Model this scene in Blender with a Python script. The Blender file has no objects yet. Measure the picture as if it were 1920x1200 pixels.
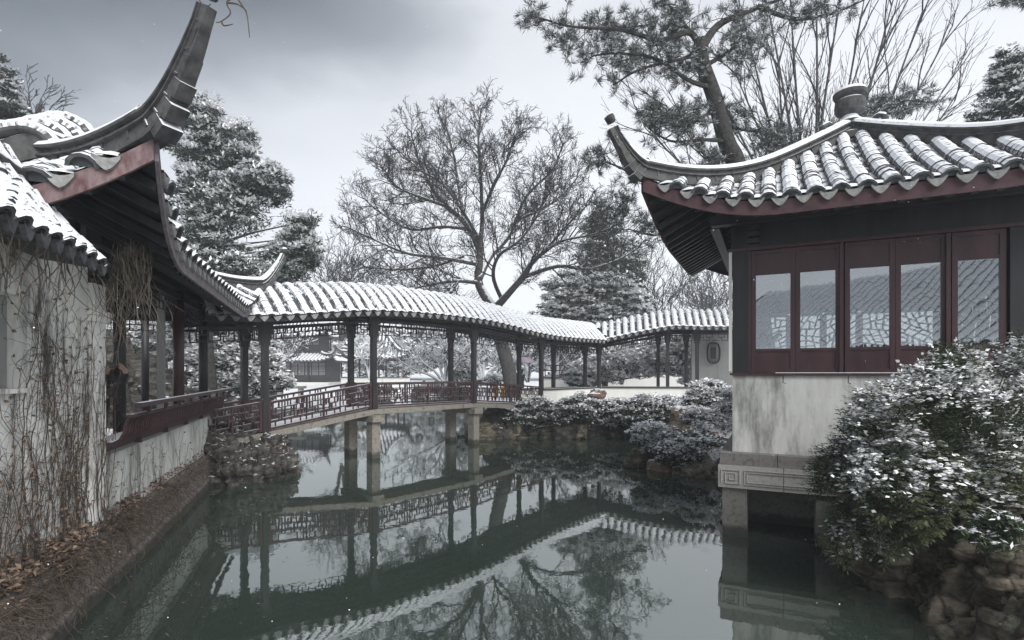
import bpy, bmesh, math, random
import numpy as np
from mathutils import Vector, Matrix, noise as mnoise
R = math.radians
random.seed(7); RNG = np.random.default_rng(7)
S = bpy.context.scene
COL = S.collection

# ------------------------------------------------------------------ camera, sky, sun, exposure
EYE = 2.2; F = 1000.0; CX = 960.0; HY = 700.0
cam_d = bpy.data.cameras.new('camera'); cam = bpy.data.objects.new('camera', cam_d); COL.objects.link(cam)
cam_d.sensor_width = 36; cam_d.lens = 36 * F / 1920; cam_d.shift_y = (HY - 600) / 1920
cam_d.clip_start = 0.05; cam_d.clip_end = 3000
cam.location = (0, 0, EYE); cam.rotation_euler = (R(90), 0, 0); S.camera = cam
W = bpy.data.worlds.new('World'); S.world = W; W.use_nodes = True
wn = W.node_tree.nodes; wl = W.node_tree.links; wn.clear()
SUN_EL, SUN_AZ = 42, 148
def wnode(t, **k):
    n = wn.new(t)
    for a, b in k.items(): setattr(n, a, b)
    return n
sky = wnode('ShaderNodeTexSky', sky_type='NISHITA', sun_disc=False, sun_elevation=R(SUN_EL), sun_rotation=R(SUN_AZ))
tc = wnode('ShaderNodeTexCoord'); sep = wnode('ShaderNodeSeparateXYZ'); wl.new(tc.outputs['Generated'], sep.inputs[0])
mp = wnode('ShaderNodeMapping'); mp.inputs['Scale'].default_value = (1, 1, 2.2); mp.inputs['Location'].default_value = (.35, 0, .1)
wl.new(tc.outputs['Generated'], mp.inputs[0])
nz = wnode('ShaderNodeTexNoise'); nz.inputs['Scale'].default_value = 2.1; nz.inputs['Detail'].default_value = 5; nz.inputs['Roughness'].default_value = .5
wl.new(mp.outputs[0], nz.inputs['Vector'])
def wm(op, a, b=None, c=None, clamp=False):
    n = wnode('ShaderNodeMath', operation=op, use_clamp=clamp)
    for i, x in enumerate((a, b, c)):
        if x is None: continue
        if isinstance(x, (int, float)): n.inputs[i].default_value = x
        else: wl.new(x, n.inputs[i])
    return n.outputs[0]
# a heavy cloud bank hangs to the west (left) and overhead, the cover thins towards the horizon
west = wm('MAXIMUM', wm('MULTIPLY', wm('ADD', sep.outputs['X'], 0.0), -1.0), 0.0)
zc = wm('MAXIMUM', wm('MINIMUM', sep.outputs['Z'], .56), 0.0)
bank = wm('ADD', wm('MULTIPLY', wm('MULTIPLY', west, zc), 2.15), wm('MULTIPLY', wm('MULTIPLY', zc, zc), 1.75))
bank = wm('ADD', bank, wm('MULTIPLY', wm('SUBTRACT', nz.outputs['Fac'], .5), .55))
cr = wnode('ShaderNodeValToRGB'); wl.new(bank, cr.inputs[0])
e = cr.color_ramp.elements
e[0].position = 0.05; e[0].color = (.70, .72, .75, 1); e[1].position = .98; e[1].color = (.13, .145, .16, 1)
for pos, c in ((.32, (.63, .65, .685, 1)), (.55, (.52, .54, .575, 1)), (.75, (.25, .27, .295, 1))):
    q = cr.color_ramp.elements.new(pos); q.color = c
gain = wnode('ShaderNodeVectorMath', operation='SCALE'); gain.inputs['Scale'].default_value = 4.9; wl.new(cr.outputs[0], gain.inputs[0])
mx = wnode('ShaderNodeMix', data_type='RGBA'); mx.inputs[0].default_value = .96
wl.new(sky.outputs[0], mx.inputs[6]); wl.new(gain.outputs[0], mx.inputs[7])
bg = wnode('ShaderNodeBackground'); bg.inputs['Strength'].default_value = .12; wl.new(mx.outputs[2], bg.inputs[0])
wo = wnode('ShaderNodeOutputWorld'); wl.new(bg.outputs[0], wo.inputs[0])
sd = bpy.data.lights.new('sun', 'SUN'); sd.energy = 1.5; sd.angle = R(35); sd.color = (1, .985, .96)
so = bpy.data.objects.new('sun', sd); COL.objects.link(so)
so.rotation_euler = (R(90 - SUN_EL), 0, R(180 - SUN_AZ))
S.view_settings.view_transform = 'Standard'; S.view_settings.look = 'None'; S.view_settings.exposure = 1.38; S.view_settings.gamma = 1
S.cycles.max_bounces = 6; S.cycles.transparent_max_bounces = 12; S.cycles.volume_bounces = 0
S.cycles.diffuse_bounces = 3; S.cycles.glossy_bounces = 3

# ------------------------------------------------------------------ helpers
def P(px, py, Y): return Vector(((px - CX) / F * Y, Y, EYE - (py - HY) / F * Y))
ORG = {}
def V(*a): return Vector(a)
class MB:
    def __init__(s): s.v = []; s.f = []; s.m = []
    def box(s, c, sx, sy, sz, ax=None, m=0, taper=1.0):
        ux, uy, uz = ax if ax else (V(1,0,0), V(0,1,0), V(0,0,1)); n = len(s.v)
        for k in (-1, 1):
            t = taper if k < 0 else 1.0
            for i, j in ((-1,-1),(1,-1),(1,1),(-1,1)):
                s.v.append(c + ux*(i*sx*t/2) + uy*(j*sy*t/2) + uz*(k*sz/2))
        for q in ((3,2,1,0),(4,5,6,7),(0,1,5,4),(1,2,6,5),(2,3,7,6),(3,0,4,7)): s.f.append([n+i for i in q]); s.m.append(m)
    def bar(s, a, b, w, h, m=0, up=None):
        d = b - a; L = d.length
        if L < 1e-6: return
        d = d / L; up = up or V(0,0,1)
        if abs(d.dot(up)) > .98: up = V(0,1,0) if abs(d.y) < .9 else V(1,0,0)
        x = d.cross(up).normalized(); u = x.cross(d).normalized()
        s.box((a+b)/2, w, L, h, (x, d, u), m)
    def tube(s, pts, rad, n=6, m=0, cap=True):
        base = len(s.v); K = len(pts); ref = V(.13, .27, .95).normalized()
        for i in range(K):
            d = (pts[min(i+1, K-1)] - pts[max(i-1, 0)])
            if d.length < 1e-9: d = V(0,0,1)
            d.normalize(); x = d.cross(ref)
            if x.length < .05: x = d.cross(V(1,0,0))
            x.normalize(); y = d.cross(x)
            r = rad[i] if hasattr(rad, '__len__') else rad
            for k in range(n):
                a = 2*math.pi*k/n; s.v.append(pts[i] + x*(r*math.cos(a)) + y*(r*math.sin(a)))
        for i in range(K-1):
            for k in range(n):
                k2 = (k+1) % n
                s.f.append([base+i*n+k, base+(i+1)*n+k, base+(i+1)*n+k2, base+i*n+k2]); s.m.append(m)
        if cap:
            s.f.append([base+k for k in range(n)]); s.m.append(m)
            s.f.append([base+(K-1)*n+k for k in reversed(range(n))]); s.m.append(m)
    def sweep(s, rings, closed=True, m=0, cap=True, ms=None):
        base = len(s.v); n = len(rings[0])
        for r in rings: s.v.extend(r)
        for i in range(len(rings)-1):
            for k in range(n if closed else n-1):
                k2 = (k+1) % n
                s.f.append([base+i*n+k, base+i*n+k2, base+(i+1)*n+k2, base+(i+1)*n+k]); s.m.append(ms[k] if ms else m)
        if cap and closed:
            s.f.append([base+k for k in reversed(range(n))]); s.m.append(m)
            s.f.append([base+(len(rings)-1)*n+k for k in range(n)]); s.m.append(m)
    def lathe(s, c, prof, n=16, m=0):
        rings = [[c + V(r*math.cos(2*math.pi*k/n), r*math.sin(2*math.pi*k/n), z) for k in range(n)] for r, z in prof]
        s.sweep(rings, True, m)
    def build(s, name, mats, parent=None, smooth=False, kind=None, loc=None):
        me = bpy.data.meshes.new(name)
        off = ORG.get(parent.name, V(0,0,0)) if parent else (loc or V(0,0,0))
        me.from_pydata([v - off for v in s.v], [], s.f)
        mats = mats if isinstance(mats, (list, tuple)) else [mats]
        for x in mats: me.materials.append(x)
        if any(s.m): me.polygons.foreach_set('material_index', s.m)
        if smooth: me.polygons.foreach_set('use_smooth', [True]*len(me.polygons))
        me.update()
        return link(name, me, parent, kind, loc)
def link(name, me, parent=None, kind=None, loc=None):
    o = bpy.data.objects.new(name, me); COL.objects.link(o)
    if parent: o.parent = parent; ORG[o.name] = ORG.get(parent.name, V(0,0,0))
    else:
        ORG[o.name] = loc or V(0,0,0)
        if loc: o.location = loc
    if kind: o['kind'] = kind
    return o
def thing(name, label, cat, loc=(0,0,0), group=None):
    o = bpy.data.objects.new(name, None); COL.objects.link(o); o.location = loc; o.empty_display_size = .2
    ORG[o.name] = V(*loc); o['label'] = label; o['category'] = cat
    if group: o['group'] = group
    return o
def tag(o, label, cat=None, group=None, kind=None):
    o['label'] = label
    if cat: o['category'] = cat
    if group: o['group'] = group
    if kind: o['kind'] = kind
    return o
def lerp(a, b, t): return a + (b - a) * t
def interp(xs, ys, x): return float(np.interp(x, xs, ys))
def smoothi(xs, ys, x):
    # piecewise cosine-free Catmull interpolation
    n = len(xs)
    if x <= xs[0]: return ys[0] + (ys[1]-ys[0])/(xs[1]-xs[0])*(x-xs[0])*.6
    if x >= xs[-1]: return ys[-1]
    i = max(k for k in range(n-1) if xs[k] <= x)
    t = (x-xs[i])/(xs[i+1]-xs[i]); h = xs[i+1]-xs[i]
    def sl(k):
        if k <= 0: return (ys[1]-ys[0])/(xs[1]-xs[0])
        if k >= n-1: return (ys[-1]-ys[-2])/(xs[-1]-xs[-2])
        return (ys[k+1]-ys[k-1])/(xs[k+1]-xs[k-1])
    m0, m1 = sl(i)*h, sl(i+1)*h
    return (2*t**3-3*t**2+1)*ys[i]+(t**3-2*t**2+t)*m0+(-2*t**3+3*t**2)*ys[i+1]+(t**3-t**2)*m1

def cards(C, A, B, l, w, mi):
    """diamond leaves: centres, length axis, width axis, sizes, material index -> arrays"""
    l = np.asarray(l)[:, None]; w = np.asarray(w)[:, None]
    q = np.stack([C - A*l/2, C + B*w/2 - A*l*.08, C + A*l/2, C - B*w/2 - A*l*.08], 1)
    return q.reshape(-1, 3), np.asarray(mi)
def card_mesh(name, parts, mats, parent=None, kind=None):
    vs = np.concatenate([p[0] for p in parts]); mi = np.concatenate([p[1] for p in parts])
    off = ORG.get(parent.name, V(0,0,0)) if parent else V(0,0,0)
    vs = (vs - np.array(off)).astype(np.float32)
    n = len(vs)//4; me = bpy.data.meshes.new(name)
    me.vertices.add(n*4); me.vertices.foreach_set('co', vs.ravel())
    me.loops.add(n*4); me.loops.foreach_set('vertex_index', np.arange(n*4, dtype=np.int32))
    me.polygons.add(n); me.polygons.foreach_set('loop_start', np.arange(0, n*4, 4, dtype=np.int32))
    me.polygons.foreach_set('loop_total', np.full(n, 4, np.int32))
    for x in mats: me.materials.append(x)
    me.polygons.foreach_set('material_index', mi.astype(np.int32))
    me.update(calc_edges=True)
    return link(name, me, parent, kind)
def unit(a): return a / (np.linalg.norm(a, axis=1, keepdims=True) + 1e-9)
def rdir(n): return unit(RNG.normal(size=(n, 3)))

# ------------------------------------------------------------------ materials
def mat(name, rough=.8, spec=.3):
    m = bpy.data.materials.new(name); m.use_nodes = True; n = m.node_tree.nodes; l = m.node_tree.links
    b = n['Principled BSDF']; b.inputs['Roughness'].default_value = rough; b.inputs['Specular IOR Level'].default_value = spec
    return m, n, l, b
def nodes_noise(n, l, scale, detail=4, rough=.55, stretch=None, coord='Object'):
    t = n.new('ShaderNodeTexCoord'); x = n.new('ShaderNodeTexNoise'); x.inputs['Scale'].default_value = scale
    x.inputs['Detail'].default_value = detail; x.inputs['Roughness'].default_value = rough
    g = n.new('ShaderNodeNewGeometry')
    src = g.outputs['Position']
    if stretch:
        mp = n.new('ShaderNodeMapping'); mp.inputs['Scale'].default_value = stretch; l.new(src, mp.inputs[0]); src = mp.outputs[0]
    l.new(src, x.inputs['Vector']); return x.outputs['Fac']
def ramp(n, l, fac, stops):
    c = n.new('ShaderNodeValToRGB'); l.new(fac, c.inputs[0]); el = c.color_ramp.elements
    while len(el) < len(stops): el.new(.5)
    for k, (p, q) in enumerate(stops): el[k].position = p; el[k].color = (*q, 1) if len(q) == 3 else q
    return c.outputs[0]
def math_n(n, l, op, a, b, clamp=False):
    x = n.new('ShaderNodeMath'); x.operation = op; x.use_clamp = clamp
    for i, k in enumerate((a, b)):
        if isinstance(k, (int, float)): x.inputs[i].default_value = k
        else: l.new(k, x.inputs[i])
    return x.outputs[0]
def mixc(n, l, f, a, b):
    x = n.new('ShaderNodeMix'); x.data_type = 'RGBA'
    for i, k in ((0, f), (6, a), (7, b)):
        if isinstance(k, (int, float)): x.inputs[i].default_value = k
        elif isinstance(k, tuple): x.inputs[i].default_value = (*k, 1)
        else: l.new(k, x.inputs[i])
    return x.outputs[2]
def bump(n, l, b, fac, strength, dist=.02):
    x = n.new('ShaderNodeBump'); x.inputs['Strength'].default_value = strength; x.inputs['Distance'].default_value = dist
    l.new(fac, x.inputs['Height']); l.new(x.outputs[0], b.inputs['Normal'])
SNOW = (.73, .75, .78)
def surf(name, c1, c2, scale=6, rough=.8, spec=.3, bmp=.4, bdist=.01, snow=None, snow_scale=9, stretch=None, c3=None, snow_w=.12, patch=.35, wet=False):
    """two tone noisy surface; snow = normal-z threshold above which snow lies on it"""
    m, n, l, b = mat(name, rough, spec)
    f = nodes_noise(n, l, scale, 6, .6, stretch)
    stops = [(.32, c1), (.68, c2)] if not c3 else [(.3, c1), (.5, c2), (.7, c3)]
    c = ramp(n, l, f, stops)
    if snow is not None:
        g = n.new('ShaderNodeNewGeometry'); sp = n.new('ShaderNodeSeparateXYZ'); l.new(g.outputs['Normal'], sp.inputs[0])
        f2 = nodes_noise(n, l, snow_scale, 4, .65)
        a = math_n(n, l, 'ADD', sp.outputs['Z'], math_n(n, l, 'MULTIPLY', math_n(n, l, 'SUBTRACT', f2, .5), patch*2))
        a = math_n(n, l, 'DIVIDE', math_n(n, l, 'SUBTRACT', a, snow - snow_w/2), snow_w, True)
        c = mixc(n, l, a, c, SNOW)
    if wet:   # tide mark: stone stays wet and algae-dark in a hand's breadth above the pond
        g = n.new('ShaderNodeNewGeometry'); sp = n.new('ShaderNodeSeparateXYZ'); l.new(g.outputs['Position'], sp.inputs[0])
        q = math_n(n, l, 'SUBTRACT', .17, math_n(n, l, 'ADD', sp.outputs['Z'], math_n(n, l, 'MULTIPLY', math_n(n, l, 'SUBTRACT', nodes_noise(n, l, 7, 4), .5), .2)))
        c = mixc(n, l, math_n(n, l, 'MULTIPLY', math_n(n, l, 'MULTIPLY', q, 14, True), .8), c, (.022,.024,.018))
    l.new(c, b.inputs['Base Color'])
    if bmp: bump(n, l, b, f, bmp, bdist)
    return m
def rockm(name, c1, c2, c3, lichen, snow=None):
    m, n, l, b = mat(name, .85, .3)
    f = nodes_noise(n, l, 3.0, 10, .68); st = nodes_noise(n, l, 2.0, 6, .6, (.8,.8,4.5)); fine = nodes_noise(n, l, 26, 5, .7)
    g = n.new('ShaderNodeNewGeometry'); wv = n.new('ShaderNodeTexNoise'); wv.inputs['Scale'].default_value = 2.2; l.new(g.outputs['Position'], wv.inputs['Vector'])
    vm = n.new('ShaderNodeVectorMath'); vm.operation = 'ADD'; l.new(g.outputs['Position'], vm.inputs[0])
    sc = n.new('ShaderNodeVectorMath'); sc.operation = 'SCALE'; sc.inputs['Scale'].default_value = .5; l.new(wv.outputs['Color'], sc.inputs[0]); l.new(sc.outputs[0], vm.inputs[1])
    vo = n.new('ShaderNodeTexVoronoi'); vo.feature = 'DISTANCE_TO_EDGE'; vo.inputs['Scale'].default_value = 2.6; l.new(vm.outputs[0], vo.inputs['Vector'])
    crack = math_n(n, l, 'MULTIPLY', vo.outputs['Distance'], 14, True)
    a = math_n(n, l, 'ADD', math_n(n, l, 'MULTIPLY', f, .45), math_n(n, l, 'MULTIPLY', st, .55))
    c = ramp(n, l, a, [(.36, c1), (.5, c3), (.62, c2)])
    c = mixc(n, l, math_n(n, l, 'MULTIPLY', math_n(n, l, 'SUBTRACT', 1.0, crack), .75), c, tuple(x*.3 for x in c1))
    li = nodes_noise(n, l, 5.5, 6, .7); k = math_n(n, l, 'MULTIPLY', math_n(n, l, 'SUBTRACT', li, .585), 14, True)
    c = mixc(n, l, math_n(n, l, 'MULTIPLY', k, .7), c, lichen)
    if snow is not None:
        sp = n.new('ShaderNodeSeparateXYZ'); l.new(g.outputs['Normal'], sp.inputs[0]); f2 = nodes_noise(n, l, 3.5, 6, .7)
        q = math_n(n, l, 'ADD', sp.outputs['Z'], math_n(n, l, 'MULTIPLY', math_n(n, l, 'SUBTRACT', f2, .5), .6))
        c = mixc(n, l, math_n(n, l, 'MULTIPLY', math_n(n, l, 'SUBTRACT', q, snow), 9, True), c, SNOW)
    l.new(c, b.inputs['Base Color'])
    h = math_n(n, l, 'ADD', math_n(n, l, 'MULTIPLY', a, 1.0), math_n(n, l, 'ADD', math_n(n, l, 'MULTIPLY', crack, .06), math_n(n, l, 'MULTIPLY', fine, .12)))
    bump(n, l, b, h, 1.0, .14)
    return m
def leafm(name, col, var=.5, rough=.6):
    m, n, l, b = mat(name, rough, .25)
    f = nodes_noise(n, l, 2.3, 2)
    f2 = nodes_noise(n, l, 21, 1)
    lo = tuple(x*(1-var) for x in col); hi = tuple(min(1, x*(1+var)) for x in col)
    a = ramp(n, l, math_n(n, l, 'ADD', math_n(n, l, 'MULTIPLY', f, .5), math_n(n, l, 'MULTIPLY', f2, .5)), [(.35, lo), (.65, hi)])
    l.new(a, b.inputs['Base Color'])
    return m
M = {}
M['tile'] = surf('roof_tile_grey', (.045,.048,.052), (.13,.135,.14), 14, .8, .3, .4, .01)
M['tile_snow'] = surf('snowy_roof_tile', (.05,.053,.058), (.12,.125,.13), 14, .75, .3, .5, .012, snow=.26, snow_scale=13, patch=.42)
M['tile_snow_near'] = surf('snow_layer_on_tiles', (.05,.053,.058), (.14,.145,.15), 18, .75, .3, .6, .012, snow=.34, snow_scale=38, patch=.5)
M['tile_trough'] = surf('tile_troughs_with_drifted_snow', (.04,.042,.045), (.1,.105,.11), 14, .8, .3, .4, .01, snow=.86, snow_scale=6, patch=.7)
M['ridge_snow'] = surf('snowy_ridge_tile', (.04,.04,.041), (.11,.11,.108), 10, .8, .3, .5, .01, snow=.38, snow_scale=14, patch=.2)
M['snow'] = surf('snow', (.78,.81,.85), (.84,.86,.89), 8, .7, .2, .35, .02)
M['wood'] = surf('dark_stained_wood', (.012,.012,.014), (.028,.027,.031), 9, .5, .4, .2, .004, stretch=(1,1,.15))
M['wood_snow'] = surf('dark_wood_dusted_with_snow', (.016,.013,.014), (.038,.03,.03), 9, .5, .4, .2, .004, snow=.8, snow_scale=6, patch=.3)
M['red'] = surf('maroon_lacquered_wood', (.036,.015,.018), (.068,.030,.034), 7, .42, .45, .2, .004, stretch=(1,1,.2))
M['red_snow'] = surf('maroon_wood_dusted_with_snow', (.03,.016,.020), (.06,.031,.037), 7, .5, .4, .2, .004, snow=.72, snow_scale=5, patch=.5)
M['fascia'] = surf('worn_maroon_eave_board', (.035,.018,.021), (.075,.04,.045), 5, .65, .3, .3, .006, c3=(.05,.026,.03))
M['fascia_worn'] = surf('flaking_maroon_eave_board', (.07,.02,.022), (.22,.16,.16), 7, .65, .3, .4, .006, c3=(.1,.032,.034), stretch=(1,1,.5))
M['tile_end'] = surf('pale_eave_tile', (.16,.16,.155), (.32,.32,.31), 18, .8, .3, .4, .006)
M['ridge_heavy'] = surf('ridge_deep_in_snow', (.05,.05,.05), (.12,.12,.12), 10, .8, .3, .5, .01, snow=.22, snow_scale=14, patch=.2)
M['fascia_grey'] = surf('weathered_mauve_eave_board', (.09,.075,.085), (.19,.165,.185), 6, .7, .3, .3, .006, c3=(.1,.085,.095))
M['stone'] = surf('pale_granite', (.24,.235,.22), (.38,.37,.35), 22, .85, .3, .5, .006, c3=(.3,.29,.27))
M['stone_beam'] = surf('weathered_tan_stone', (.10,.092,.08), (.24,.22,.19), 9, .85, .3, .7, .02, c3=(.17,.155,.13), wet=True)
M['stone_dark'] = surf('damp_grey_granite', (.10,.095,.09), (.2,.19,.18), 12, .75, .35, .6, .01, c3=(.14,.13,.12), wet=True)
M['stone_snow'] = surf('granite_under_snow', (.16,.155,.145), (.3,.29,.27), 12, .85, .3, .5, .01, snow=.75, patch=.3)
M['rock_old'] = surf('plain_rock', (.045,.04,.035), (.15,.135,.115), 3.5, .85, .3, 1.0, .06, c3=(.09,.07,.05), snow=.86, snow_scale=4, patch=.6)
M['rock_old'] = surf('plain_rock', (.02,.019,.016), (.15,.135,.105), 9, .75, .35, 1.0, .05, c3=(.065,.062,.042))
M['rock_tan'] = surf('reddish_brown_rock', (.09,.055,.045), (.22,.15,.12), 6, .85, .3, 1.0, .05, snow=.8, snow_scale=4, patch=.4, c3=(.16,.12,.1))
M['rock'] = rockm('weathered_garden_rock', (.018,.018,.017), (.13,.122,.11), (.055,.051,.045), (.2,.2,.18), .9)
M['rock_wet'] = rockm('mossy_brown_rock', (.02,.019,.016), (.30,.255,.19), (.12,.104,.078), (.22,.25,.18))
M['plinth'] = surf('brown_stained_stone', (.03,.026,.024), (.2,.175,.155), 13, .85, .3, 1.0, .03, c3=(.085,.072,.066), wet=True)
M['bark'] = surf('bark_with_snow', (.042,.041,.041), (.10,.098,.095), 9, .9, .2, .6, .02, snow=.45, snow_scale=6, patch=.4)
M['twig'] = surf('twigs_with_snow', (.026,.026,.028), (.055,.055,.057), 9, .9, .2, 0, snow=.74, snow_scale=4, patch=.3)
M['twig_white'] = surf('twigs_thick_with_snow', (.06,.06,.06), (.1,.1,.1), 9, .9, .2, 0, snow=-.15, snow_scale=4, patch=.3)
M['pine_bark'] = surf('dark_pine_bark', (.02,.02,.02), (.07,.066,.062), 12, .9, .2, 1, .03, snow=.75, patch=.3)
M['needle'] = leafm('pine_needles', (.035,.048,.042), .5)
M['needle_light'] = leafm('frosted_pine_needles', (.15,.17,.17), .4)
M['conifer'] = leafm('conifer_foliage', (.035,.05,.04), .55)
M['leaf'] = leafm('evergreen_leaves', (.04,.055,.04), .5, .45)
M['leaf_light'] = leafm('pale_green_leaves', (.14,.16,.09), .35, .45)
M['leaf_red'] = leafm('reddish_leaves', (.12,.05,.04), .5, .5)
M['nandina'] = leafm('nandina_leaves', (.055,.078,.042), .5, .65)
M['snow_leaf'] = surf('snow_lying_on_leaves', (.83,.84,.855), (.87,.875,.885), 5, .8, .2, 0)
M['vine'] = surf('dry_vine_stems', (.035,.028,.022), (.11,.085,.065), 12, .9, .2, 0)
M['vine_pale'] = surf('pale_dry_vine_stems', (.10,.085,.072), (.24,.205,.17), 12, .9, .2, 0)
M['dead'] = leafm('dead_brown_leaves', (.19,.135,.10), .6, .8)
M['dead_dark'] = leafm('dark_dead_leaves', (.09,.065,.05), .6, .8)
def plaster(name, stain=.5, base=(.62,.62,.60), dark=(.2,.2,.19), stops=(.35,.62)):
    m, n, l, b = mat(name, .9, .2)
    f = nodes_noise(n, l, 2.2, 8, .68, (1.6, 1.6, .45)); g = nodes_noise(n, l, 1.1, 5, .6)
    st = nodes_noise(n, l, 2.6, 7, .7, (2.6, 2.6, .45))
    a = math_n(n, l, 'ADD', math_n(n, l, 'ADD', math_n(n, l, 'MULTIPLY', f, .4), math_n(n, l, 'MULTIPLY', g, .2)), math_n(n, l, 'MULTIPLY', st, .4))
    c = ramp(n, l, a, [(stops[0], dark), ((stops[0]+stops[1])/2, tuple(lerp(x, y, 1-stain*.5) for x, y in zip(dark, base))), (stops[1], base)])
    l.new(c, b.inputs['Base Color']); bump(n, l, b, nodes_noise(n, l, 25, 5), .3, .006); return m
M['plaster'] = plaster('stained_white_plaster', .5, (.66,.66,.63), (.24,.24,.22), (.40,.60))
M['plaster_vine'] = plaster('old_plaster_behind_vines', .5, (.8,.79,.76), (.13,.125,.12), (.42,.53))
M['plaster_clean'] = plaster('white_plaster', .3, (.7,.69,.65), (.38,.36,.32), (.3,.55))
M['plaster_grey'] = plaster('grey_plaster', .4, (.3,.3,.29), (.16,.16,.16), (.3,.6))
def glassm():
    m, n, l, b = mat('window_glass'); out = n['Material Output']; n.remove(b)
    t = n.new('ShaderNodeBsdfTransparent'); t.inputs[0].default_value = (.66,.69,.70,1)
    g = n.new('ShaderNodeBsdfGlossy'); g.inputs['Roughness'].default_value = .015; g.inputs[0].default_value = (.9,.94,.97,1)
    fr = n.new('ShaderNodeFresnel'); fr.inputs[0].default_value = 1.6
    x = n.new('ShaderNodeMixShader'); a = math_n(n, l, 'ADD', fr.outputs[0], .2, True)
    g2 = nodes_noise(n, l, 1.7, 2); bp = n.new('ShaderNodeBump'); bp.inputs['Strength'].default_value = .08; bp.inputs['Distance'].default_value = .02
    l.new(g2, bp.inputs['Height']); l.new(bp.outputs[0], g.inputs['Normal'])
    l.new(a, x.inputs[0]); l.new(t.outputs[0], x.inputs[1]); l.new(g.outputs[0], x.inputs[2]); l.new(x.outputs[0], out.inputs[0]); return m
M['glass'] = glassm()
def waterm():
    m, n, l, b = mat('pond_water'); out = n['Material Output']; n.remove(b)
    d = n.new('ShaderNodeBsdfDiffuse'); l.new(ramp(n, l, nodes_noise(n, l, .5, 3), [(.3, (.025,.036,.029)), (.7, (.034,.047,.039))]), d.inputs[0])
    g = n.new('ShaderNodeBsdfGlossy'); g.inputs['Roughness'].default_value = .02; g.inputs[0].default_value = (.93,.96,.95,1)
    fr = n.new('ShaderNodeFresnel'); fr.inputs[0].default_value = 2.9
    a = nodes_noise(n, l, 2.0, 3, .55, (1, .6, 1)); a2 = nodes_noise(n, l, 11.0, 2, .5)
    hh = math_n(n, l, 'ADD', a, math_n(n, l, 'MULTIPLY', a2, .12))
    bp = n.new('ShaderNodeBump'); bp.inputs['Strength'].default_value = .07; bp.inputs['Distance'].default_value = .03; l.new(hh, bp.inputs['Height'])
    l.new(bp.outputs[0], g.inputs['Normal']); l.new(bp.outputs[0], fr.inputs['Normal'])
    x = n.new('ShaderNodeMixShader'); l.new(fr.outputs[0], x.inputs[0]); l.new(d.outputs[0], x.inputs[1]); l.new(g.outputs[0], x.inputs[2])
    l.new(x.outputs[0], out.inputs[0]); return m
M['water'] = waterm()
def flat(name, c, rough=.7): m, n, l, b = mat(name, rough); b.inputs['Base Color'].default_value = (*c, 1); return m

# ------------------------------------------------------------------ ground and pond
POND = [(-3.2,-4),(-3.45,3.3),(-3.78,4.4),(-5.78,10.3),(-5.6,11.2),(-5.3,12.0),(-6.6,13.2),(-9,17),(-13,25),(-22,44),(-14,50),(-3,50),(-2.6,36),
        (-2.4,24),(-.4,18.9),(1.5,18.3),(4.3,18.6),(4.8,16),(3.7,14.1),(2.95,13.0),(3.35,12.1),(3.9,11.35),(4.7,11.1),(6.4,9),(5.2,7.3),(4.35,6.6),(3.9,5.4),(3.72,4.4),(3.4,2),(3.4,-4)]
PA = np.array(POND)
def pond_sd(x, y):
    """signed distance to the pond's rim, negative inside the water"""
    d = np.full(x.shape, 1e9); inside = np.zeros(x.shape, bool); n = len(PA)
    for i in range(n):
        a = PA[i]; b = PA[(i+1) % n]; e_ = b-a; wx = x-a[0]; wy = y-a[1]
        t = np.clip((wx*e_[0]+wy*e_[1])/(e_@e_), 0, 1)
        d = np.minimum(d, np.hypot(wx-e_[0]*t, wy-e_[1]*t))
        c = ((a[1] > y) != (b[1] > y)) & (x < (b[0]-a[0])*(y-a[1])/(b[1]-a[1]+1e-12)+a[0])
        inside ^= c
    return np.where(inside, -d, d)
gx = np.unique(np.concatenate([np.linspace(-600,-60,12), np.linspace(-60,-14,40), np.linspace(-14,12,131), np.linspace(12,60,40), np.linspace(60,600,12)]))
gy = np.unique(np.concatenate([np.linspace(-120,-6,14), np.linspace(-6,26,161), np.linspace(26,60,60), np.linspace(60,900,20)]))
X, Y = np.meshgrid(gx, gy, indexing='ij'); sdv = pond_sd(X, Y)
def land_z(y): return np.interp(y, [-10, 3, 8, 12, 22, 40, 70, 200], [.35, .35, .5, .55, .95, .85, .9, 3])
Z = np.where(sdv < 0, -1.0, -1.0 + (land_z(Y)+1.0)*np.clip(sdv/.35, 0, 1))
Z += np.where(sdv > .6, .05*np.sin(X*1.3)*np.cos(Y*.9), 0)
nx, ny = X.shape
me = bpy.data.meshes.new('ground'); vs = np.stack([X, Y, Z], -1).reshape(-1, 3)
I = np.arange(nx*ny).reshape(nx, ny)
fc = np.stack([I[:-1,:-1], I[1:,:-1], I[1:,1:], I[:-1,1:]], -1).reshape(-1, 4)
me.from_pydata(vs.tolist(), [], fc.tolist()); me.materials.append(surf('snowy_ground', (.1,.09,.075), (.3,.28,.26), 2, .9, .2, .5, .05, snow=.62, snow_scale=1.6, patch=.5))
me.polygons.foreach_set('use_smooth', [True]*len(me.polygons))
tag(link('ground', me), 'snow covered garden ground around the pond', kind='structure')
mb = MB(); mb.v = [V(-40,-8,0), V(30,-8,0), V(30,60,0), V(-40,60,0)]; mb.f = [[0,1,2,3]]; mb.m = [0]
tag(mb.build('water', M['water']), 'still dark green pond reflecting bridge and sky', kind='structure')

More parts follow.
